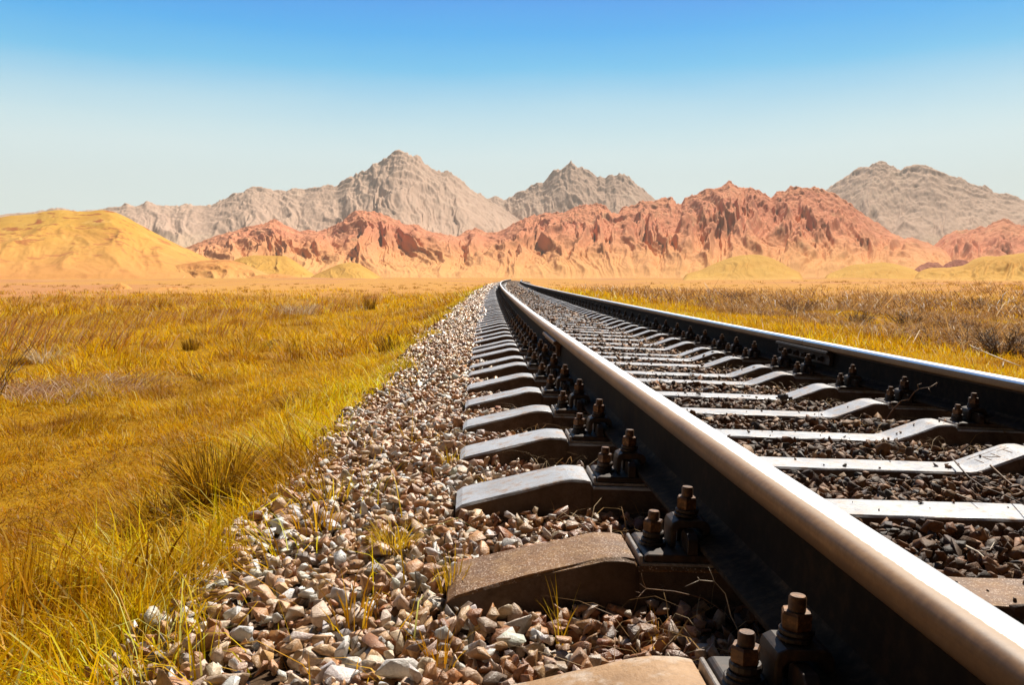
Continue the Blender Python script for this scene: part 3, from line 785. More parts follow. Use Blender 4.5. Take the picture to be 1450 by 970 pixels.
def build_ballast(name, zones, protos_of, label, cols, wts):
    VV, TT, CC = [], [], []; off = 0
    for (Y0, Y1, l0, l1, dens, near, layers, sz) in zones:
        for L in range(layers):
            Y, lat = scatter(Y0, Y1, l0, l1, dens)
            u = lat - XC
            inside = sleeper_mask(Y, lat)
            if name == 'shoulder_ballast':
                ok = (lat > shoulder_edge(Y) - rng.exponential(.05, len(Y)) + .04) & ~inside
            else: ok = ~inside
            Y, lat, u = Y[ok], lat[ok], u[ok]
            z = np.interp(u, [-1.95, -1.36, -1.1, -.8, -.5, -.3, .3, .5, .8, 1.1, 1.36, 1.9], [-.37, -.293, -.285, -.280, -.278, -.284, -.284, -.278, -.280, -.285, -.293, -.37])
            z = z - .028 * (layers - 1 - L) + rng.normal(0, .009, len(z)) + .012 * noise(lat * 4, Y * 4)
            S = np.clip(rng.lognormal(math.log(sz), .33, len(z)), sz * .45, sz * 2.1)
            s = cslope(Y); nn = np.hypot(1, s)
            P = tilt(np.stack([cpath(Y) + lat / nn, Y - (lat - XC) * s / nn, z], -1), cpath(Y))
            gz = ground_z(P[:, 0], P[:, 1]) + .004
            P[:, 2] = np.where(lat < -.60, gz, np.where(lat > 3.05, gz, P[:, 2]))
            SCol = pal(len(z), cols, wts)
            if name == 'shoulder_ballast':                # rust and brake dust by the rail
                du = sstep(-.05, .32, lat + rng.normal(0, .08, len(z)))[:, None]
                SCol = SCol * (1 - du) + du * SCol * np.array([.52, .40, .32])
            V, T, C = stones(name, P, S, SCol, protos_of(near), label)
            VV.append(V); TT.append(T + off); CC.append(C); off += len(V)
    if name == 'track_ballast':                          # crumbs lying on the sleepers
        n = 420; k = rng.integers(1, 30, n); u = rng.uniform(-.34, .60, n) + rng.normal(0, .05, n); u = np.clip(u, -.6, .6)
        Y = np.array(SLEEP_Y)[k] + rng.uniform(-.07, .07, n); S = rng.lognormal(math.log(.006), .5, n).clip(.002, .016)
        lat = XC + u; s = cslope(Y)
        P = tilt(np.stack([cpath(Y) + lat, Y - u * s, top_z(np.abs(u)) + S * .4], -1), cpath(Y))
        V, T, C = stones(name, P, S, pal(n, cols, wts), SP_FAR, label)
        VV.append(V); TT.append(T + off); CC.append(C); off += len(V)
    me = np_mesh(name, np.concatenate(VV), [np.concatenate(TT)]); set_col(me, np.concatenate(CC))
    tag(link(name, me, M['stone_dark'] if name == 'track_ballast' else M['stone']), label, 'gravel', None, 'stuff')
pr = lambda near: SP_NEAR if near else SP_FAR
build_ballast('shoulder_ballast', [(.6, 4.4, -.95, .45, 2350, True, 2, .0152), (4.4, 11, -1.0, .45, 1500, False, 2, .0180), (11, 30, -1.0, .45, 560, False, 1, .029), (30, 120, -1.1, .45, 100, False, 1, .058)], pr, 'sunlit pinkish crushed stone beside the left ends of the sleepers', SH_COL, SH_W)
build_ballast('track_ballast', [(.6, 4.4, .45, 2.7, 1800, True, 2, .0175), (4.4, 11, .45, 3.0, 1150, False, 2, .0200), (11, 30, .45, 3.2, 480, False, 1, .029), (30, 124, .45, 3.2, 90, False, 1, .060)], pr, 'dark brown crushed stone between the sleepers', IN_COL, IN_W)

# single stones one can point at
def lone_stone(p, s, col, label, k, rz):
    V, T = SP_NEAR[k]
    me = np_mesh('stone', V * s, [T]); set_col(me, np.tile(np.array(col), (len(V), 1)))
    o = link('stone', me, M['stone']); o.location = p; o.rotation_euler = (.2 * rz, .1, rz)
    tag(o, label, 'stone')
lone_stone(at_z(566, 946, -.275), .031, (.72, .68, .64), 'large whitish stone on the ballast at the bottom of the photo', 3, .4)
lone_stone(at_z(1046, 548, -.250), .042, (.10, .075, .06), 'dark stone standing on a white sleeper between the rails', 5, 1.2)
lone_stone(at_z(1003, 552, -.265), .036, (.22, .15, .10), 'brown stone left of the dark one between two sleepers', 7, 2.2)
lone_stone(at_z(1108, 563, -.250), .036, (.07, .055, .045), 'blackish flat stone lying on the bend of a white sleeper', 9, .2)
lone_stone(at_z(989, 558, -.258), .02, (.12, .09, .07), 'little dark pebble on the white sleeper left of the stones', 2, .9)

# ------------------------------------------------------------------ grass
GR = np.array([(.85, .48, .006), (.76, .40, .004), (.88, .57, .015), (.62, .29, .003), (.86, .68, .22), (.42, .185, .004)])
def blades(P, h, w, lean_dir, lean, C, seg=2):
    """P (n,3) roots; returns verts, faces, colours"""
    n = len(P); ts = np.linspace(0, 1, seg + 1)
    fa = rng.uniform(0, 2 * np.pi, n); side = np.stack([np.cos(fa), np.sin(fa), np.zeros(n)], -1)
    ld = np.stack([np.cos(lean_dir), np.sin(lean_dir), np.zeros(n)], -1)
    V = []
    for i, t in enumerate(ts):
        bend = lean * t ** 1.6
        cen = P + ld * (h * bend)[:, None] + np.stack([0 * h, 0 * h, h * t * np.sqrt(np.clip(1 - .6 * bend ** 2, .1, 1))], -1)
        if i == seg: V.append(cen[:, None])
        else:
            ww = (w * (1 - .55 * t))[:, None] * side * .5
            V.append(np.stack([cen - ww, cen + ww], 1))
    V = np.concatenate(V, 1); m = V.shape[1]
    base = (np.arange(n) * m)[:, None]
    Q = [base + np.array([[2 * i, 2 * i + 1, 2 * i + 3, 2 * i + 2]]) for i in range(seg - 1)]
    T = base + np.array([[2 * seg - 2, 2 * seg - 1, 2 * seg]])
    return V.reshape(-1, 3), (np.concatenate(Q) if Q else np.zeros((0, 4), int)), T, np.repeat(C, m, 0)
def join_blades(name, parts, m):
    V, Q, T, C = [], [], [], []; off = 0
    for v, q, t, c in parts:
        V.append(v); Q.append(q + off); T.append(t + off); C.append(c); off += len(v)
    me = np_mesh(name, np.concatenate(V), [np.concatenate(Q), np.concatenate(T)]); set_col(me, np.concatenate(C))
    return link(name, me, m)
def gcol(n, X, Y, bright=None):
    k = rng.choice(len(GR), n, p=[.27, .23, .20, .13, .09, .08]); c = GR[k] * rng.uniform(.75, 1.2, (n, 1))
    pt = fbm(X * .5 + 3, Y * .5, 4); dk = sstep(.05, .6, pt)[:, None]
    c = c * (1 - dk) + dk * c * np.array([.62, .52, .5])
    if bright is not None: c = c * (1 + bright[:, None] * np.array([.18, .30, .05]))
    return np.clip(c, .005, .85)
def field(rmin, rmax, a0, a1, n, pw):
    """points with density falling off with distance"""
    u = rng.uniform(0, 1, n)
    r = (rmin ** pw + u * (rmax ** pw - rmin ** pw)) ** (1 / pw)
    a = rng.uniform(a0, a1, n)
    return r * np.sin(a), r * np.cos(a), r
def scrub(a0, a1, m):
    X, Y, r = field(42, 150, a0, a1, m, 1.2)
    X = np.repeat(X, 26); Y = np.repeat(Y, 26); n = len(X); sz = np.repeat(rng.uniform(.25, .8, m), 26)
    X = X + rng.normal(0, .3, n) * sz; Y = Y + rng.normal(0, .3, n) * sz
    k = np.abs(X - cpath(np.clip(Y, 0, 130)) - 1.3) > 3.2; X, Y, sz = X[k], Y[k], sz[k]; n = len(X)
    C = np.array([(.50, .26, .03), (.36, .18, .03), (.62, .38, .08)])[rng.integers(0, 3, n)] * rng.uniform(.8, 1.15, (n, 1))
    return blades(np.stack([X, Y, ground_z(X, Y) - .01], -1), .42 * sz * rng.uniform(.5, 1.1, n), rng.uniform(.02, .05, n), rng.uniform(0, 6.28, n), rng.uniform(.2, 1.3, n), C, 2)
def grass_left():
    parts = []
    for (r0, r1, n, pw, h0, w0, sg) in ((.7, 3.6, 130000, 1.3, .080, .0034, 3), (3.6, 10, 230000, 1.2, .070, .0048, 2), (10, 28, 190000, 1.0, .11, .0115, 2), (28, 90, 110000, .8, .19, .032, 2)):
        X, Y, r = field(r0, r1, R(-62), R(6), n, pw)
        lat = X - cpath(Y); ed = shoulder_edge(Y)
        keep = lat < ed + np.where(rng.uniform(0, 1, n) < .10, rng.exponential(.20, n), rng.exponential(.035, n)) - .02
        keep &= lat < -.10
        keep &= (rng.uniform(0, 1, n) > sstep(28, 84, r + 18 * fbm(X * .08, Y * .08, 3)))
        patch = fbm(X * .9, Y * .9, 3)
        # the ditch floor beyond the slope is short and thin
        short = sstep(-1.1, -1.9, lat) * sstep(7.5, 4.5, r)
        keep &= rng.uniform(0, 1, n) > .15 * short * (patch < 0)
        X, Y, r, lat, patch, short = (q[keep] for q in (X, Y, r, lat, patch, short)); n = len(X)
        z = ground_z(X, Y)
        h = h0 * rng.lognormal(0, .35, n) * (1 + .5 * patch) * (1 - .62 * short)
        edge = sstep(-1.1, -.55, lat) * sstep(2.5, 4, r)
        h *= 1 - .2 * edge
        fq = 5.5 / (1 + .12 * r)
        cl = noise(X * fq, Y * fq); sw = noise(X * fq * .5 + 50, Y * fq * .5)
        kk = rng.uniform(0, 1, n) < np.clip(.72 + 1.6 * cl, .16, 1)
        X, Y, r, lat, patch, short, z, h, cl, sw = (q[kk] for q in (X, Y, r, lat, patch, short, z, h, cl, sw)); n = len(X)
        h = h * (1 + .8 * cl)
        lean_dir = rng.normal(0, .9, n) + R(200) + sw * 4; lean = np.clip(rng.normal(.85, .4, n), .05, 1.7)
        C = gcol(n, X, Y, sstep(-1.5, -.6, lat))
        C = C * (1 - short[:, None] * np.array([.15, .28, .3]))
        parts.append(blades(np.stack([X, Y, z - .01], -1), h, w0 * rng.uniform(.6, 1.4, n), lean_dir, lean, C, sg))
    # matted short growth on the ditch floor
    n = 90000; X, Y, r = field(1.8, 11, R(-60), R(-4), n, 1.1); lat = X - cpath(Y); k = (lat < -.95) & (lat > -5.5); X, Y, lat = X[k], Y[k], lat[k]; n = len(X)
    C = gcol(n, X, Y); pm = (fbm(X * 3.1, Y * 3.1, 3) < -.12); C[pm] *= np.array([.55, .5, .5]); C *= np.array([.80, .70, .6])
    parts.append(blades(np.stack([X, Y, ground_z(X, Y) - .004], -1), rng.lognormal(math.log(.032), .45, n), rng.uniform(.0025, .006, n), rng.uniform(0, 6.28, n), rng.uniform(.6, 1.9, n), C, 2))
    # scrub thinning out over the sand
    parts.append(scrub(R(-62), R(2), 420))
    # tall coarse blades in the near left corner
    n = 5200; X = rng.uniform(-1.9, -.52, n); Y = rng.uniform(.7, 2.2, n)
    k = (fbm(X * 1.7, Y * 1.7, 2) + (-X - 1.1) * .9 > -.15) & (X - cpath(Y) < shoulder_edge(Y) + .02); X, Y = X[k], Y[k]; n = len(X)
    parts.append(blades(np.stack([X, Y, ground_z(X, Y) - .01], -1), rng.lognormal(math.log(.165), .3, n) * np.clip(.5 + (-X - .55) * .6, .35, 1.15), rng.uniform(.004, .010, n), rng.normal(R(60), 1.3, n), np.clip(rng.normal(.5, .3, n), .05, 1.3), gcol(n, X, Y), 4))
    # pale reddish reeds at the far side of the field
    n = 9000; X, Y, r = field(14, 46, R(-34), R(-6), n, 1.0); k = fbm(X * .15 + 9, Y * .1, 3) > .05; X, Y, r = X[k], Y[k], r[k]; n = len(X)
    C = np.array([(.66, .30, .08), (.75, .5, .28), (.5, .2, .05)])[rng.integers(0, 3, n)]
    parts.append(blades(np.stack([X, Y, ground_z(X, Y)], -1), rng.uniform(.25, .6, n), rng.uniform(.008, .02, n), rng.normal(R(40), .5, n), rng.uniform(.4, 1.1, n), C, 2))
    tag(join_blades('field_grass', parts, M['grass']), 'golden dry grass covering the field left of the track', 'grass', None, 'stuff')
grass_left()
def grass_right():
    parts = []
    for (r0, r1, n, pw, h0, w0) in ((3.2, 12, 130000, 1.2, .065, .0055), (12, 30, 130000, 1.0, .11, .012), (30, 90, 90000, .8, .20, .034)):
        X, Y, r = field(r0, r1, R(3), R(64), n, pw)
        lat = X - cpath(Y); keep = lat > 3.0 + .12 * noise(Y * .8, Y * 0) - rng.exponential(.03, n)
        keep &= rng.uniform(0, 1, n) > sstep(30, 88, r + 20 * fbm(X * .08 + 4, Y * .08, 3))
        X, Y, r, lat = (q[keep] for q in (X, Y, r, lat)); n = len(X)
        pt = fbm(X * .35 + 20, Y * .35, 3)
        h = h0 * rng.lognormal(0, .35, n) * (1 + .5 * pt) * np.clip(.62 + (lat - 3.1) * .22, .6, 1.1)
        C = gcol(n, X, Y, sstep(6.0, 3.6, lat)); br = (sstep(5.5, 7.5, lat) * sstep(-.25, .25, pt))[:, None]
        wb = br[:, 0] > rng.uniform(.1, .9, n)
        C[wb] = np.array([(.46, .24, .06), (.32, .15, .04), (.58, .34, .12), (.20, .10, .03)])[rng.integers(0, 4, wb.sum())] * rng.uniform(.8, 1.2, (wb.sum(), 1))
        h = np.where(wb, h * 2.0, h * .85); wh = rng.uniform(0, 1, n) < .02; C[wh] = (.8, .68, .5)
        parts.append(blades(np.stack([X, Y, ground_z(X, Y) - .01], -1), h, w0 * rng.uniform(.6, 1.4, n), rng.normal(R(200), 1.5, n), np.clip(rng.normal(.6, .35, n) + wb * .6, .05, 1.7), C, 2))
    parts.append(scrub(R(5), R(62), 380))
    tag(join_blades('verge_grass', parts, M['grass']), 'golden and brown dry grass on the right of the track', 'grass', None, 'stuff')
grass_right()

# tufts one can point at
def tuft(px, py, n, h, spread, cols, label, w=.004, lean=(.2, .9), bias=None, z=None, name='grass_tuft', rad=None, cat='grass tuft'):
    p = at_ground(px, py) if z is None else at_z(px, py, z)
    rad = spread if rad is None else rad
    a = rng.uniform(0, 2 * np.pi, n); q = rad * np.sqrt(rng.uniform(0, 1, n))
    P = np.stack([q * np.cos(a), q * np.sin(a), np.full(n, -.012)], -1)
    ld = a + rng.normal(0, .5, n)
    if bias is not None: ld = np.where(rng.uniform(0, 1, n) < .5, rng.normal(bias, .6, n), ld)
    C = np.array(cols)[rng.integers(0, len(cols), n)] * rng.uniform(.7, 1.2, (n, 1))
    v, qd, t, c = blades(P, h * rng.uniform(.45, 1.1, n), w * rng.uniform(.6, 1.3, n), ld, rng.uniform(lean[0], lean[1], n), np.clip(c_(C), .005, .85), 4)
    me = np_mesh(name, v, [qd, t]); set_col(me, c); o = link(name, me, M['grass']); o.location = p
    tag(o, label, cat, 'grass tufts one can tell apart')
    return o
def c_(C): return C
GOLD = [(.64, .32, .012), (.54, .24, .007), (.72, .42, .025)]
OLIVE = [(.24, .125, .008), (.34, .17, .01), (.50, .28, .012), (.15, .075, .008)]
BRIGHT = [(.72, .45, .02), (.64, .35, .012), (.78, .54, .05)]
PALE = [(.7, .55, .36), (.78, .66, .5), (.55, .38, .2)]
DARK = [(.12, .06, .012), (.2, .1, .015), (.28, .15, .02)]
tuft(312, 722, 800, .26, .12, OLIVE + GOLD, 'large spiky dark tuft at the edge of the ballast', .0042, (.05, 1.05), rad=.09)
tuft(250, 762, 650, .18, .14, OLIVE + GOLD, 'olive tuft with long leaning blades below the large spiky one', .0036, (.3, 1.1), R(190), rad=.15)
tuft(556, 772, 170, .07, .042, BRIGHT, 'small bright yellow tuft alone on the ballast', .0026, (.3, 1.1), z=-.292)
tuft(640, 832, 60, .09, .025, BRIGHT, 'slim yellow tuft at the end of the rough brown sleeper', .0026, (.1, .5), z=-.285)
tuft(505, 880, 26, .11, .04, GOLD, 'thin upright yellow blades between ballast stones in the foreground', .0042, (.1, .6), z=-.300)
tuft(448, 742, 22, .09, .05, GOLD, 'sparse wide bladed tuft on the left half of the ballast', .0042, (.2, .8), z=-.305)
tuft(625, 935, 22, .085, .025, GOLD, 'few crossing yellow blades beside the whitish stone', .003, (.2, .9), z=-.280)
tuft(795, 905, 8, .11, .01, BRIGHT, 'single leaning yellow stalk before the rough brown sleeper', .003, (.35, .55), R(125), z=-.28)
tuft(930, 905, 14, .06, .025, GOLD, 'dry yellow sprouts on the shaded ballast near the bottom', .0024, (.3, 1.2), z=-.280)
tuft(640, 655, 30, .07, .03, BRIGHT, 'yellow sprout at the end of the fourth sleeper', .0028, (.1, .7), z=-.285)
tuft(468, 700, 40, .09, .06, BRIGHT, 'yellow sprouts at the grassy edge of the ballast', .003, (.2, .9), z=-.315)
tuft(692, 690, 16, .05, .02, BRIGHT, 'tiny yellow sprout between third and fourth sleeper', .0022, (.1, .7), z=-.28)
tuft(270, 496, 120, .24, .12, OLIVE, 'dark cone shaped tuft in the left field', .010, (.05, .5))
tuft(385, 492, 130, .12, .10, DARK, 'squat blackish tuft in the middle of the left field', .010, (.3, 1.2))
tuft(308, 540, 220, .13, .2, DARK, 'flat brown tuft below the cone shaped one', .008, (.4, 1.3))
tuft(524, 440, 110, .5, .18, OLIVE, 'dark far tuft near the back edge of the left field', .022, (.05, .45))
tuft(560, 496, 200, .2, .2, OLIVE, 'spiky olive tuft beside the far ballast', .008, (.1, .9))
tuft(425, 580, 200, .13, .16, OLIVE, 'olive tuft just left of where the ballast widens', .006, (.2, 1.0))
tuft(65, 515, 170, .30, .2, PALE, 'pale bleached reed bundle in the left field', .008, (.4, 1.2))
tuft(420, 445, 260, .5, .6, PALE, 'whitish reeds along the back of the left field', .014, (.5, 1.2), R(30))
tuft(130, 556, 1100, .24, .75, [(.48, .24, .12), (.62, .40, .26), (.36, .17, .08), (.7, .55, .42)], 'flattened reddish brown reeds in the left field', .007, (.7, 1.6), R(20))
tuft(20, 900, 260, .30, .16, GOLD, 'tall thick grass tuft in the lower left corner', .006, (.1, .6))

# twigs, dry branches and shrubs
def twig(name, pts, r, mt, label, cat, subs=(), group=None):
    b = MB(); c = Vector(pts[0])
    b.tube([Vector(p) - c for p in pts], r, r * .5)
    for s in subs: b.tube([Vector(p) - c for p in s], r * .6, r * .25)
    o = b.build(name, mt, None, 0, 1, True); o.location = c
    tag(o, label, cat, group)
    return o
def pz(l): return [at_z(x, y, z) for x, y, z in l]
def ydepth(px, py, d):
    r_ = ray(px, py); return Vector((0, 0, CAM_H)) + r_ * (d / r_.dot(FWD))
TW = [0.0, 0.0]
def pd(l, first=False):
    if first or TW[0] == 0: TW[0] = (at_z(l[0][0], l[0][1], -.262) - Vector((0, 0, CAM_H))).dot(FWD); TW[1] = l[0][2]
    return [ydepth(x, y, TW[0] + (d - TW[1])) for x, y, d in l]
twig('dry_twig', pd(first=True, l=[(1252, 598, 3.05), (1265, 580, 3.06), (1276, 568, 3.05), (1287, 566, 3.03), (1294, 556, 3.02), (1301, 551, 3.0), (1318, 548, 3.0), (1327, 542, 3.0)]), .0035, M['twig_brown'], 'thin forked twig with buds rising before the right rail', 'twig',
     [pd([(1301, 551, 3.0), (1299, 545, 2.98), (1305, 543, 2.98)]), pd([(1314, 549, 3.0), (1318, 555, 2.98)]), pd([(1327, 542, 3.0), (1325, 548, 3.0)]), pd([(1265, 580, 3.06), (1262, 571, 3.05)])], 'dry twigs lying on the track')
twig('dry_twig', pd(first=True, l=[(1266, 590, 2.82), (1280, 587, 2.82), (1305, 588, 2.8), (1330, 590, 2.78), (1341, 585, 2.77), (1354, 576, 2.76), (1361, 566, 2.75)]), .0035, M['twig_brown'], 'long low twig reaching the bolts of the right rail', 'twig',
     [pd([(1330, 590, 2.78), (1330, 584, 2.78)])], 'dry twigs lying on the track')
twig('dry_twig', pz([(1346, 646, -0.238), (1362, 665, -0.243), (1372, 676, -0.261), (1392, 690, -0.266), (1420, 700, -0.266), (1452, 716, -0.236)]), .003, M['twig_dark'], 'dark bent twig across the stamped white sleeper', 'twig',
     [pz([(1372, 676, -0.261), (1400, 684, -0.266), (1440, 698, -0.261)])], 'dry twigs lying on the track')
twig('dry_twig', pz([(1402, 659, -0.221), (1425, 680, -0.256), (1440, 692, -0.261), (1462, 706, -0.256)]), .003, M['twig_brown'], 'straight brown twig at the right edge below the stamped sleeper', 'twig', [], 'dry twigs lying on the track')
twig('dry_twig', pz([(1325, 690, -0.281), (1355, 700, -0.276), (1385, 711, -0.251)]), .0025, M['twig_pale'], 'pale short twig on the stones between white sleepers', 'twig', [], 'dry twigs lying on the track')
twig('dry_twig', pz([(1365, 772, -0.276), (1385, 782, -0.266), (1400, 796, -0.276), (1416, 808, -0.286)]), .0025, M['twig_pale'], 'crooked pale stalk on the dark stones at the right', 'twig', [pz([(1385, 782, -0.266), (1402, 779, -0.256), (1408, 768, -0.246)])], 'dry twigs lying on the track')
twig('dry_twig', pz([(1180, 551, -0.256), (1196, 545, -0.236), (1208, 538, -0.216), (1214, 526, -0.196)]), .003, M['twig_brown'], 'small curved twig below the right fishplate', 'twig', [], 'dry twigs lying on the track')
twig('dry_twig', pd(first=True, l=[(1047, 897, 1.22), (1035, 873, 1.21), (1030, 852, 1.2), (1027, 841, 1.2), (1012, 824, 1.19), (991, 822, 1.18), (988, 818, 1.18)]), .0011, M['twig_pale'], 'thin bent stalk in the shade beside the nearest rail', 'twig',
     [pd([(1012, 824, 1.19), (1003, 803, 1.19)]), pd([(991, 822, 1.18), (970, 831, 1.18)])], 'dry twigs lying on the track')
twig('dry_twig', pd(first=True, l=[(1033, 874, 1.21), (1012, 858, 1.2), (994, 847, 1.19), (955, 838, 1.18), (915, 834, 1.17), (906, 827, 1.16)]), .0013, M['twig_brown'], 'long thin brown stalk with a bushy end before the rough sleeper', 'twig',
     [pd([(915, 834, 1.17), (904, 846, 1.16), (900, 846, 1.16)]), pd([(915, 834, 1.17), (910, 822, 1.17), (908, 812, 1.17)]), pd([(909, 841, 1.16), (900, 838, 1.16)])], 'dry twigs lying on the track')
twig('dry_twig', pd(first=True, l=[(933, 773, 1.33), (945, 790, 1.3), (965, 815, 1.27), (990, 848, 1.23)]), .0009, M['twig_pale'], 'straight thin stalk leaning on the base plate of the rough sleeper', 'twig', [], 'dry twigs lying on the track')
twig('dry_twig', pz([(935, 865, -0.281), (953, 885, -0.281), (970, 905, -0.286)]), .0014, M['twig_pale'], 'pale broken straw on the brown stones in the foreground', 'twig', [], 'dry twigs lying on the track')
# straw litter in the shade by the rail
def litter(n, Y0, Y1, l0, l1, name, label):
    parts = []
    Y = rng.uniform(Y0, Y1, n); lat = rng.uniform(l0, l1, n); ok = ~sleeper_mask(Y, lat); Y, lat = Y[ok], lat[ok]; n = len(Y)
    P = tilt(np.stack([cpath(Y) + lat, Y, -.272 + rng.uniform(-.01, .012, n)], -1), cpath(Y))
    C = np.array([(.5, .32, .14), (.35, .2, .08), (.66, .5, .3)])[rng.integers(0, 3, n)]
    v, q, t, c = blades(P, rng.uniform(.03, .10, n), rng.uniform(.0012, .0028, n), rng.uniform(0, 6.28, n), rng.uniform(1.5, 2.2, n), C, 3)
    me = np_mesh(name, v, [q, t]); set_col(me, c)
    tag(link(name, me, M['grass']), label, 'straw', None, 'stuff')
litter(420, 1.0, 4.0, .20, .50, 'straw_litter', 'dry straw scraps lying in the shade of the left rail')
litter(800, 1.8, 9, 1.5, 2.05, 'straw_litter', 'dry straw scraps along the inner side of the right rail')

def shrub(name, px, py, h, spread, nb, mt, label, depth=None, lean=(0, 0), r=.006, sub=5, group=None, cat='dry shrub', base=None):
    p = at_ground(px, py) if base is None else base
    h *= .8; spread *= .85
    b = MB(); rr = random.Random(int(px * 7 + py))
    for k in range(nb):
        a = rr.uniform(0, 6.28); e = rr.uniform(.25, 1.0)
        tip = Vector((math.cos(a) * spread * e + lean[0] * h, math.sin(a) * spread * e + lean[1] * h, h * rr.uniform(.55, 1.05)))
        root = Vector((math.cos(a) * spread * .12, math.sin(a) * spread * .12, -.03))
        pts = [root.lerp(tip, t) + Vector((rr.gauss(0, 1), rr.gauss(0, 1), rr.gauss(0, .6))) * (.05 * h * math.sin(math.pi * t)) for t in (0, .25, .5, .75, 1)]
        b.tube(pts, r, r * .35, 4)
        for j in range(sub):
            t = rr.uniform(.25, .95); q = root.lerp(tip, t); d = Vector((rr.gauss(0, 1), rr.gauss(0, 1), abs(rr.gauss(.5, .6)))).normalized() * h * rr.uniform(.15, .38)
            b.tube([q, q + d * .55 + Vector((0, 0, rr.uniform(-.02, .03))), q + d], r * .5, r * .2, 3)
    o = b.build(name, mt, None, 0, 1, False); o.location = p
    tag(o, label, cat, group); return o
SG = 'dry shrubs beside the track'
shrub('bare_shrub', -34, 590, 1.05, .55, 18, M['twig_brown'], 'leafless brown shrub cut by the left picture edge', lean=(.35, 0), r=.004, sub=6, group=SG)
shrub('dry_shrub', 1285, 468, .5, .55, 46, M['twig_dark'], 'dark twiggy brush clump in the middle of the right verge', r=.006, sub=6, group=SG)
shrub('dry_shrub', 1420, 505, .5, .65, 60, M['twig_dark'], 'big dark brush clump at the right picture edge', r=.005, sub=6, group=SG)
shrub('dry_shrub', 1215, 462, .45, .6, 50, M['twig_brown'], 'brown brush clump left of the dark one on the verge', r=.006, sub=6, group=SG)
shrub('dry_shrub', 1350, 478, .42, .55, 45, M['twig_brown'], 'brown brush clump between the two dark ones', r=.006, sub=6, group=SG)
shrub('dry_shrub', 1130, 444, .5, .8, 50, M['twig_brown'], 'low brown brush farther back on the right verge', r=.008, sub=5, group=SG)
shrub('dry_shrub', 1040, 428, .6, 1.2, 50, M['twig_brown'], 'farthest brown brush on the right verge', r=.012, sub=5, group=SG)
shrub('dry_shrub', 1390, 440, .6, 1.0, 50, M['twig_brown'], 'brown brush behind the yellow grass at the far right', r=.010, sub=5, group=SG)
def deadbranch(pxs, label, r, mt, lift, subs=()):
    def P(l):
        out = []
        for x, y in l:
            p = at_ground(x, y); d = ray(x, y); out.append(p - d.normalized() * lift)
        return out
    twig('dead_branch', P(pxs), r, mt, label, 'branch', [P(s) for s in subs], 'dead branches in the right verge')
deadbranch([(1349, 467), (1357, 479), (1375, 490), (1400, 501), (1425, 511), (1446, 519)], 'long pale branch slanting towards the right rail', .010, M['twig_pale'], 1.0, [[(1357, 479), (1340, 477), (1328, 476)], [(1375, 490), (1392, 478), (1400, 470)]])
deadbranch([(1202, 433), (1190, 442), (1180, 449)], 'short pale branch leaning in the far right grass', .018, M['twig_pale'], 1.2)
deadbranch([(1236, 450), (1255, 455), (1266, 460), (1276, 463)], 'thin pale branch above the dark brush clump', .012, M['twig_pale'], 1.1)
deadbranch([(1222, 432), (1222, 448), (1229, 466)], 'upright dark stalk with one side shoot in the verge', .010, M['twig_dark'], .6)
deadbranch([(1421, 512), (1390, 522)][:1] + [(1420, 519)], 'stubby whitish stalk close behind the right rail', .010, M['twig_pale'], .5)
deadbranch([(1155, 446), (1176, 459), (1182, 464)], 'faint straw coloured branch left in the right verge', .008, M['twig_pale'], .6)
def leftbranch(l, label, r, mt, lift, subs=()):
    def P(q): return [at_ground(x, y) - ray(x, y).normalized() * lift for x, y in q]
    twig('dead_branch', P(l), r, mt, label, 'branch', [P(s) for s in subs], 'dead branches in the left field')
leftbranch([(0, 488), (12, 478), (28, 463), (40, 448)], 'dark slanting branch high at the left picture edge', .008, M['twig_dark'], .5)
leftbranch([(0, 552), (20, 530), (34, 515), (42, 507), (52, 496)], 'dark slanting branch low at the left picture edge', .006, M['twig_dark'], .4, [[(20, 530), (24, 515), (28, 508)], [(34, 515), (30, 506), (8, 516)]])
leftbranch([(150, 530), (158, 540), (172, 535), (185, 532)], 'short pale stick in the left field', .006, M['twig_pale'], .2)

def clod(px, py, s, label):
    p = at_ground(px, py); V, T = SP_NEAR[4]
    b = MB()
    for k in range(4):
        V2, T2 = SP_NEAR[4 + k]; off = np.array([random.uniform(-1, 1), random.uniform(-.6, .6), random.uniform(-.1, .5)]) * s * .8
        b.add((V2 * s * random.uniform(.5, .9) + off).tolist(), T2.tolist())
    o = b.build('earth_clod', M['clod']); o.location = p + Vector((0, 0, s * .3)); tag(o, label, 'clod')
clod(391, 489, .10, 'blackish clod lying in the yellow grass of the left field')
clod(186, 706, .035, 'dark crumbly clod in the dip of the left slope')

# ------------------------------------------------------------------ haze, sky, sun
def build_haze(density):
    b = MB().box(-3600, 3600, -420, 3600, -14, 430)
    m = bpy.data.materials.new('desert haze'); m.use_nodes = True; nt = m.node_tree
    nt.nodes.remove(nt.nodes['Principled BSDF'])
    v = N(nt, 'ShaderNodeVolumePrincipled'); v.inputs['Color'].default_value = (.95, .92, .85, 1); v.inputs['Density'].default_value = density; v.inputs['Anisotropy'].default_value = .0
    nt.links.new(v.outputs[0], nt.nodes['Material Output'].inputs['Volume'])
    o = b.build('haze', m); tag(o, 'pale dusty air fading the far mountains', None, None, 'stuff')
build_haze(.00015)

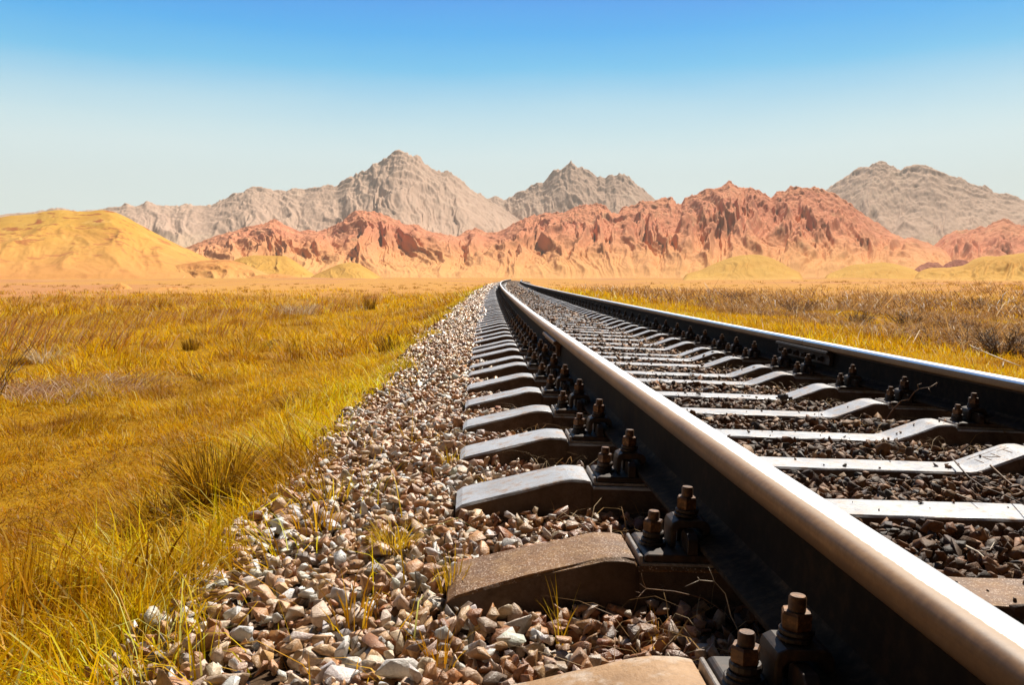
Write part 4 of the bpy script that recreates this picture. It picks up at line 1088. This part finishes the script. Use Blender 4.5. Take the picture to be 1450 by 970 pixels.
SUN_EL, SUN_AZ = R(48), R(32)
w = bpy.data.worlds.new('World'); scene.world = w; w.use_nodes = True; nt = w.node_tree
bg = nt.nodes['Background']
sky = N(nt, 'ShaderNodeTexSky', sky_type='NISHITA', sun_disc=False); sky.sun_elevation = SUN_EL; sky.sun_rotation = SUN_AZ
tc = N(nt, 'ShaderNodeTexCoord'); sx = N(nt, 'ShaderNodeSeparateXYZ'); nt.links.new(tc.outputs['Generated'], sx.inputs[0])
asn = math_(nt, 'ARCSINE', sx.outputs['Z']); el = math_(nt, 'DIVIDE', asn, math.pi / 2)
def deg(d): return d / 90
cn = N(nt, 'ShaderNodeTexNoise'); cn.inputs['Scale'].default_value = 2.2; cn.inputs['Detail'].default_value = 4
cmp_ = N(nt, 'ShaderNodeMapping'); cmp_.inputs['Scale'].default_value = (1, 1, 5); nt.links.new(tc.outputs['Generated'], cmp_.inputs['Vector']); nt.links.new(cmp_.outputs['Vector'], cn.inputs['Vector'])
el = math_(nt, 'ADD', el, math_(nt, 'MULTIPLY', math_(nt, 'SUBTRACT', cn.outputs['Fac'], .5), .022))
cr = ramp(nt, el, [(0, (.72, .82, .77)), (deg(4.5), (.69, .81, .79)), (deg(8.0), (.63, .79, .81)), (deg(9.4), (.53, .74, .80)), (deg(11.2), (.36, .64, .79)), (deg(13.4), (.09, .48, .79)), (deg(15.5), (.004, .36, .79)), (deg(17.6), (.0, .265, .76)), (deg(21), (.001, .18, .56)), (deg(28), (.001, .09, .32)), (deg(42), (.001, .045, .18)), (1, (.001, .03, .11))])
ten = N(nt, 'ShaderNodeVectorMath', operation='SCALE'); nt.links.new(cr, ten.inputs[0]); ten.inputs['Scale'].default_value = 8.8
c = mix(nt, .92, sky.outputs['Color'], ten.outputs[0])
bk = N(nt, 'ShaderNodeMapRange'); nt.links.new(sx.outputs['Y'], bk.inputs[0]); bk.inputs[1].default_value = 0; bk.inputs[2].default_value = .78; bk.inputs[3].default_value = .05; bk.inputs[4].default_value = 1
c = mix(nt, 1.0, c, bk.outputs[0], 'MULTIPLY')
nt.links.new(c, bg.inputs['Color']); bg.inputs['Strength'].default_value = .1

sd = bpy.data.lights.new('sun', 'SUN'); sd.energy = 5.0; sd.angle = R(.53); sd.color = (1, .92, .80)
so = bpy.data.objects.new('sun', sd); COL.objects.link(so)
dv = Vector((math.sin(SUN_AZ) * math.cos(SUN_EL), math.cos(SUN_AZ) * math.cos(SUN_EL), math.sin(SUN_EL)))
so.rotation_euler = dv.to_track_quat('Z', 'Y').to_euler(); so.location = (0, 0, 30)

vs = scene.view_settings; vs.view_transform = 'Standard'; vs.look = 'None'; vs.exposure = .5; vs.gamma = 1; vs.use_curve_mapping = False
cy = scene.cycles
cy.max_bounces = 5; cy.diffuse_bounces = 1; cy.glossy_bounces = 2; cy.transmission_bounces = 2; cy.volume_bounces = 0; cy.transparent_max_bounces = 4
cy.use_denoising = True
try: cy.denoiser = 'OPENIMAGEDENOISE'
except Exception: pass
cy.caustics_reflective = False; cy.caustics_refractive = False
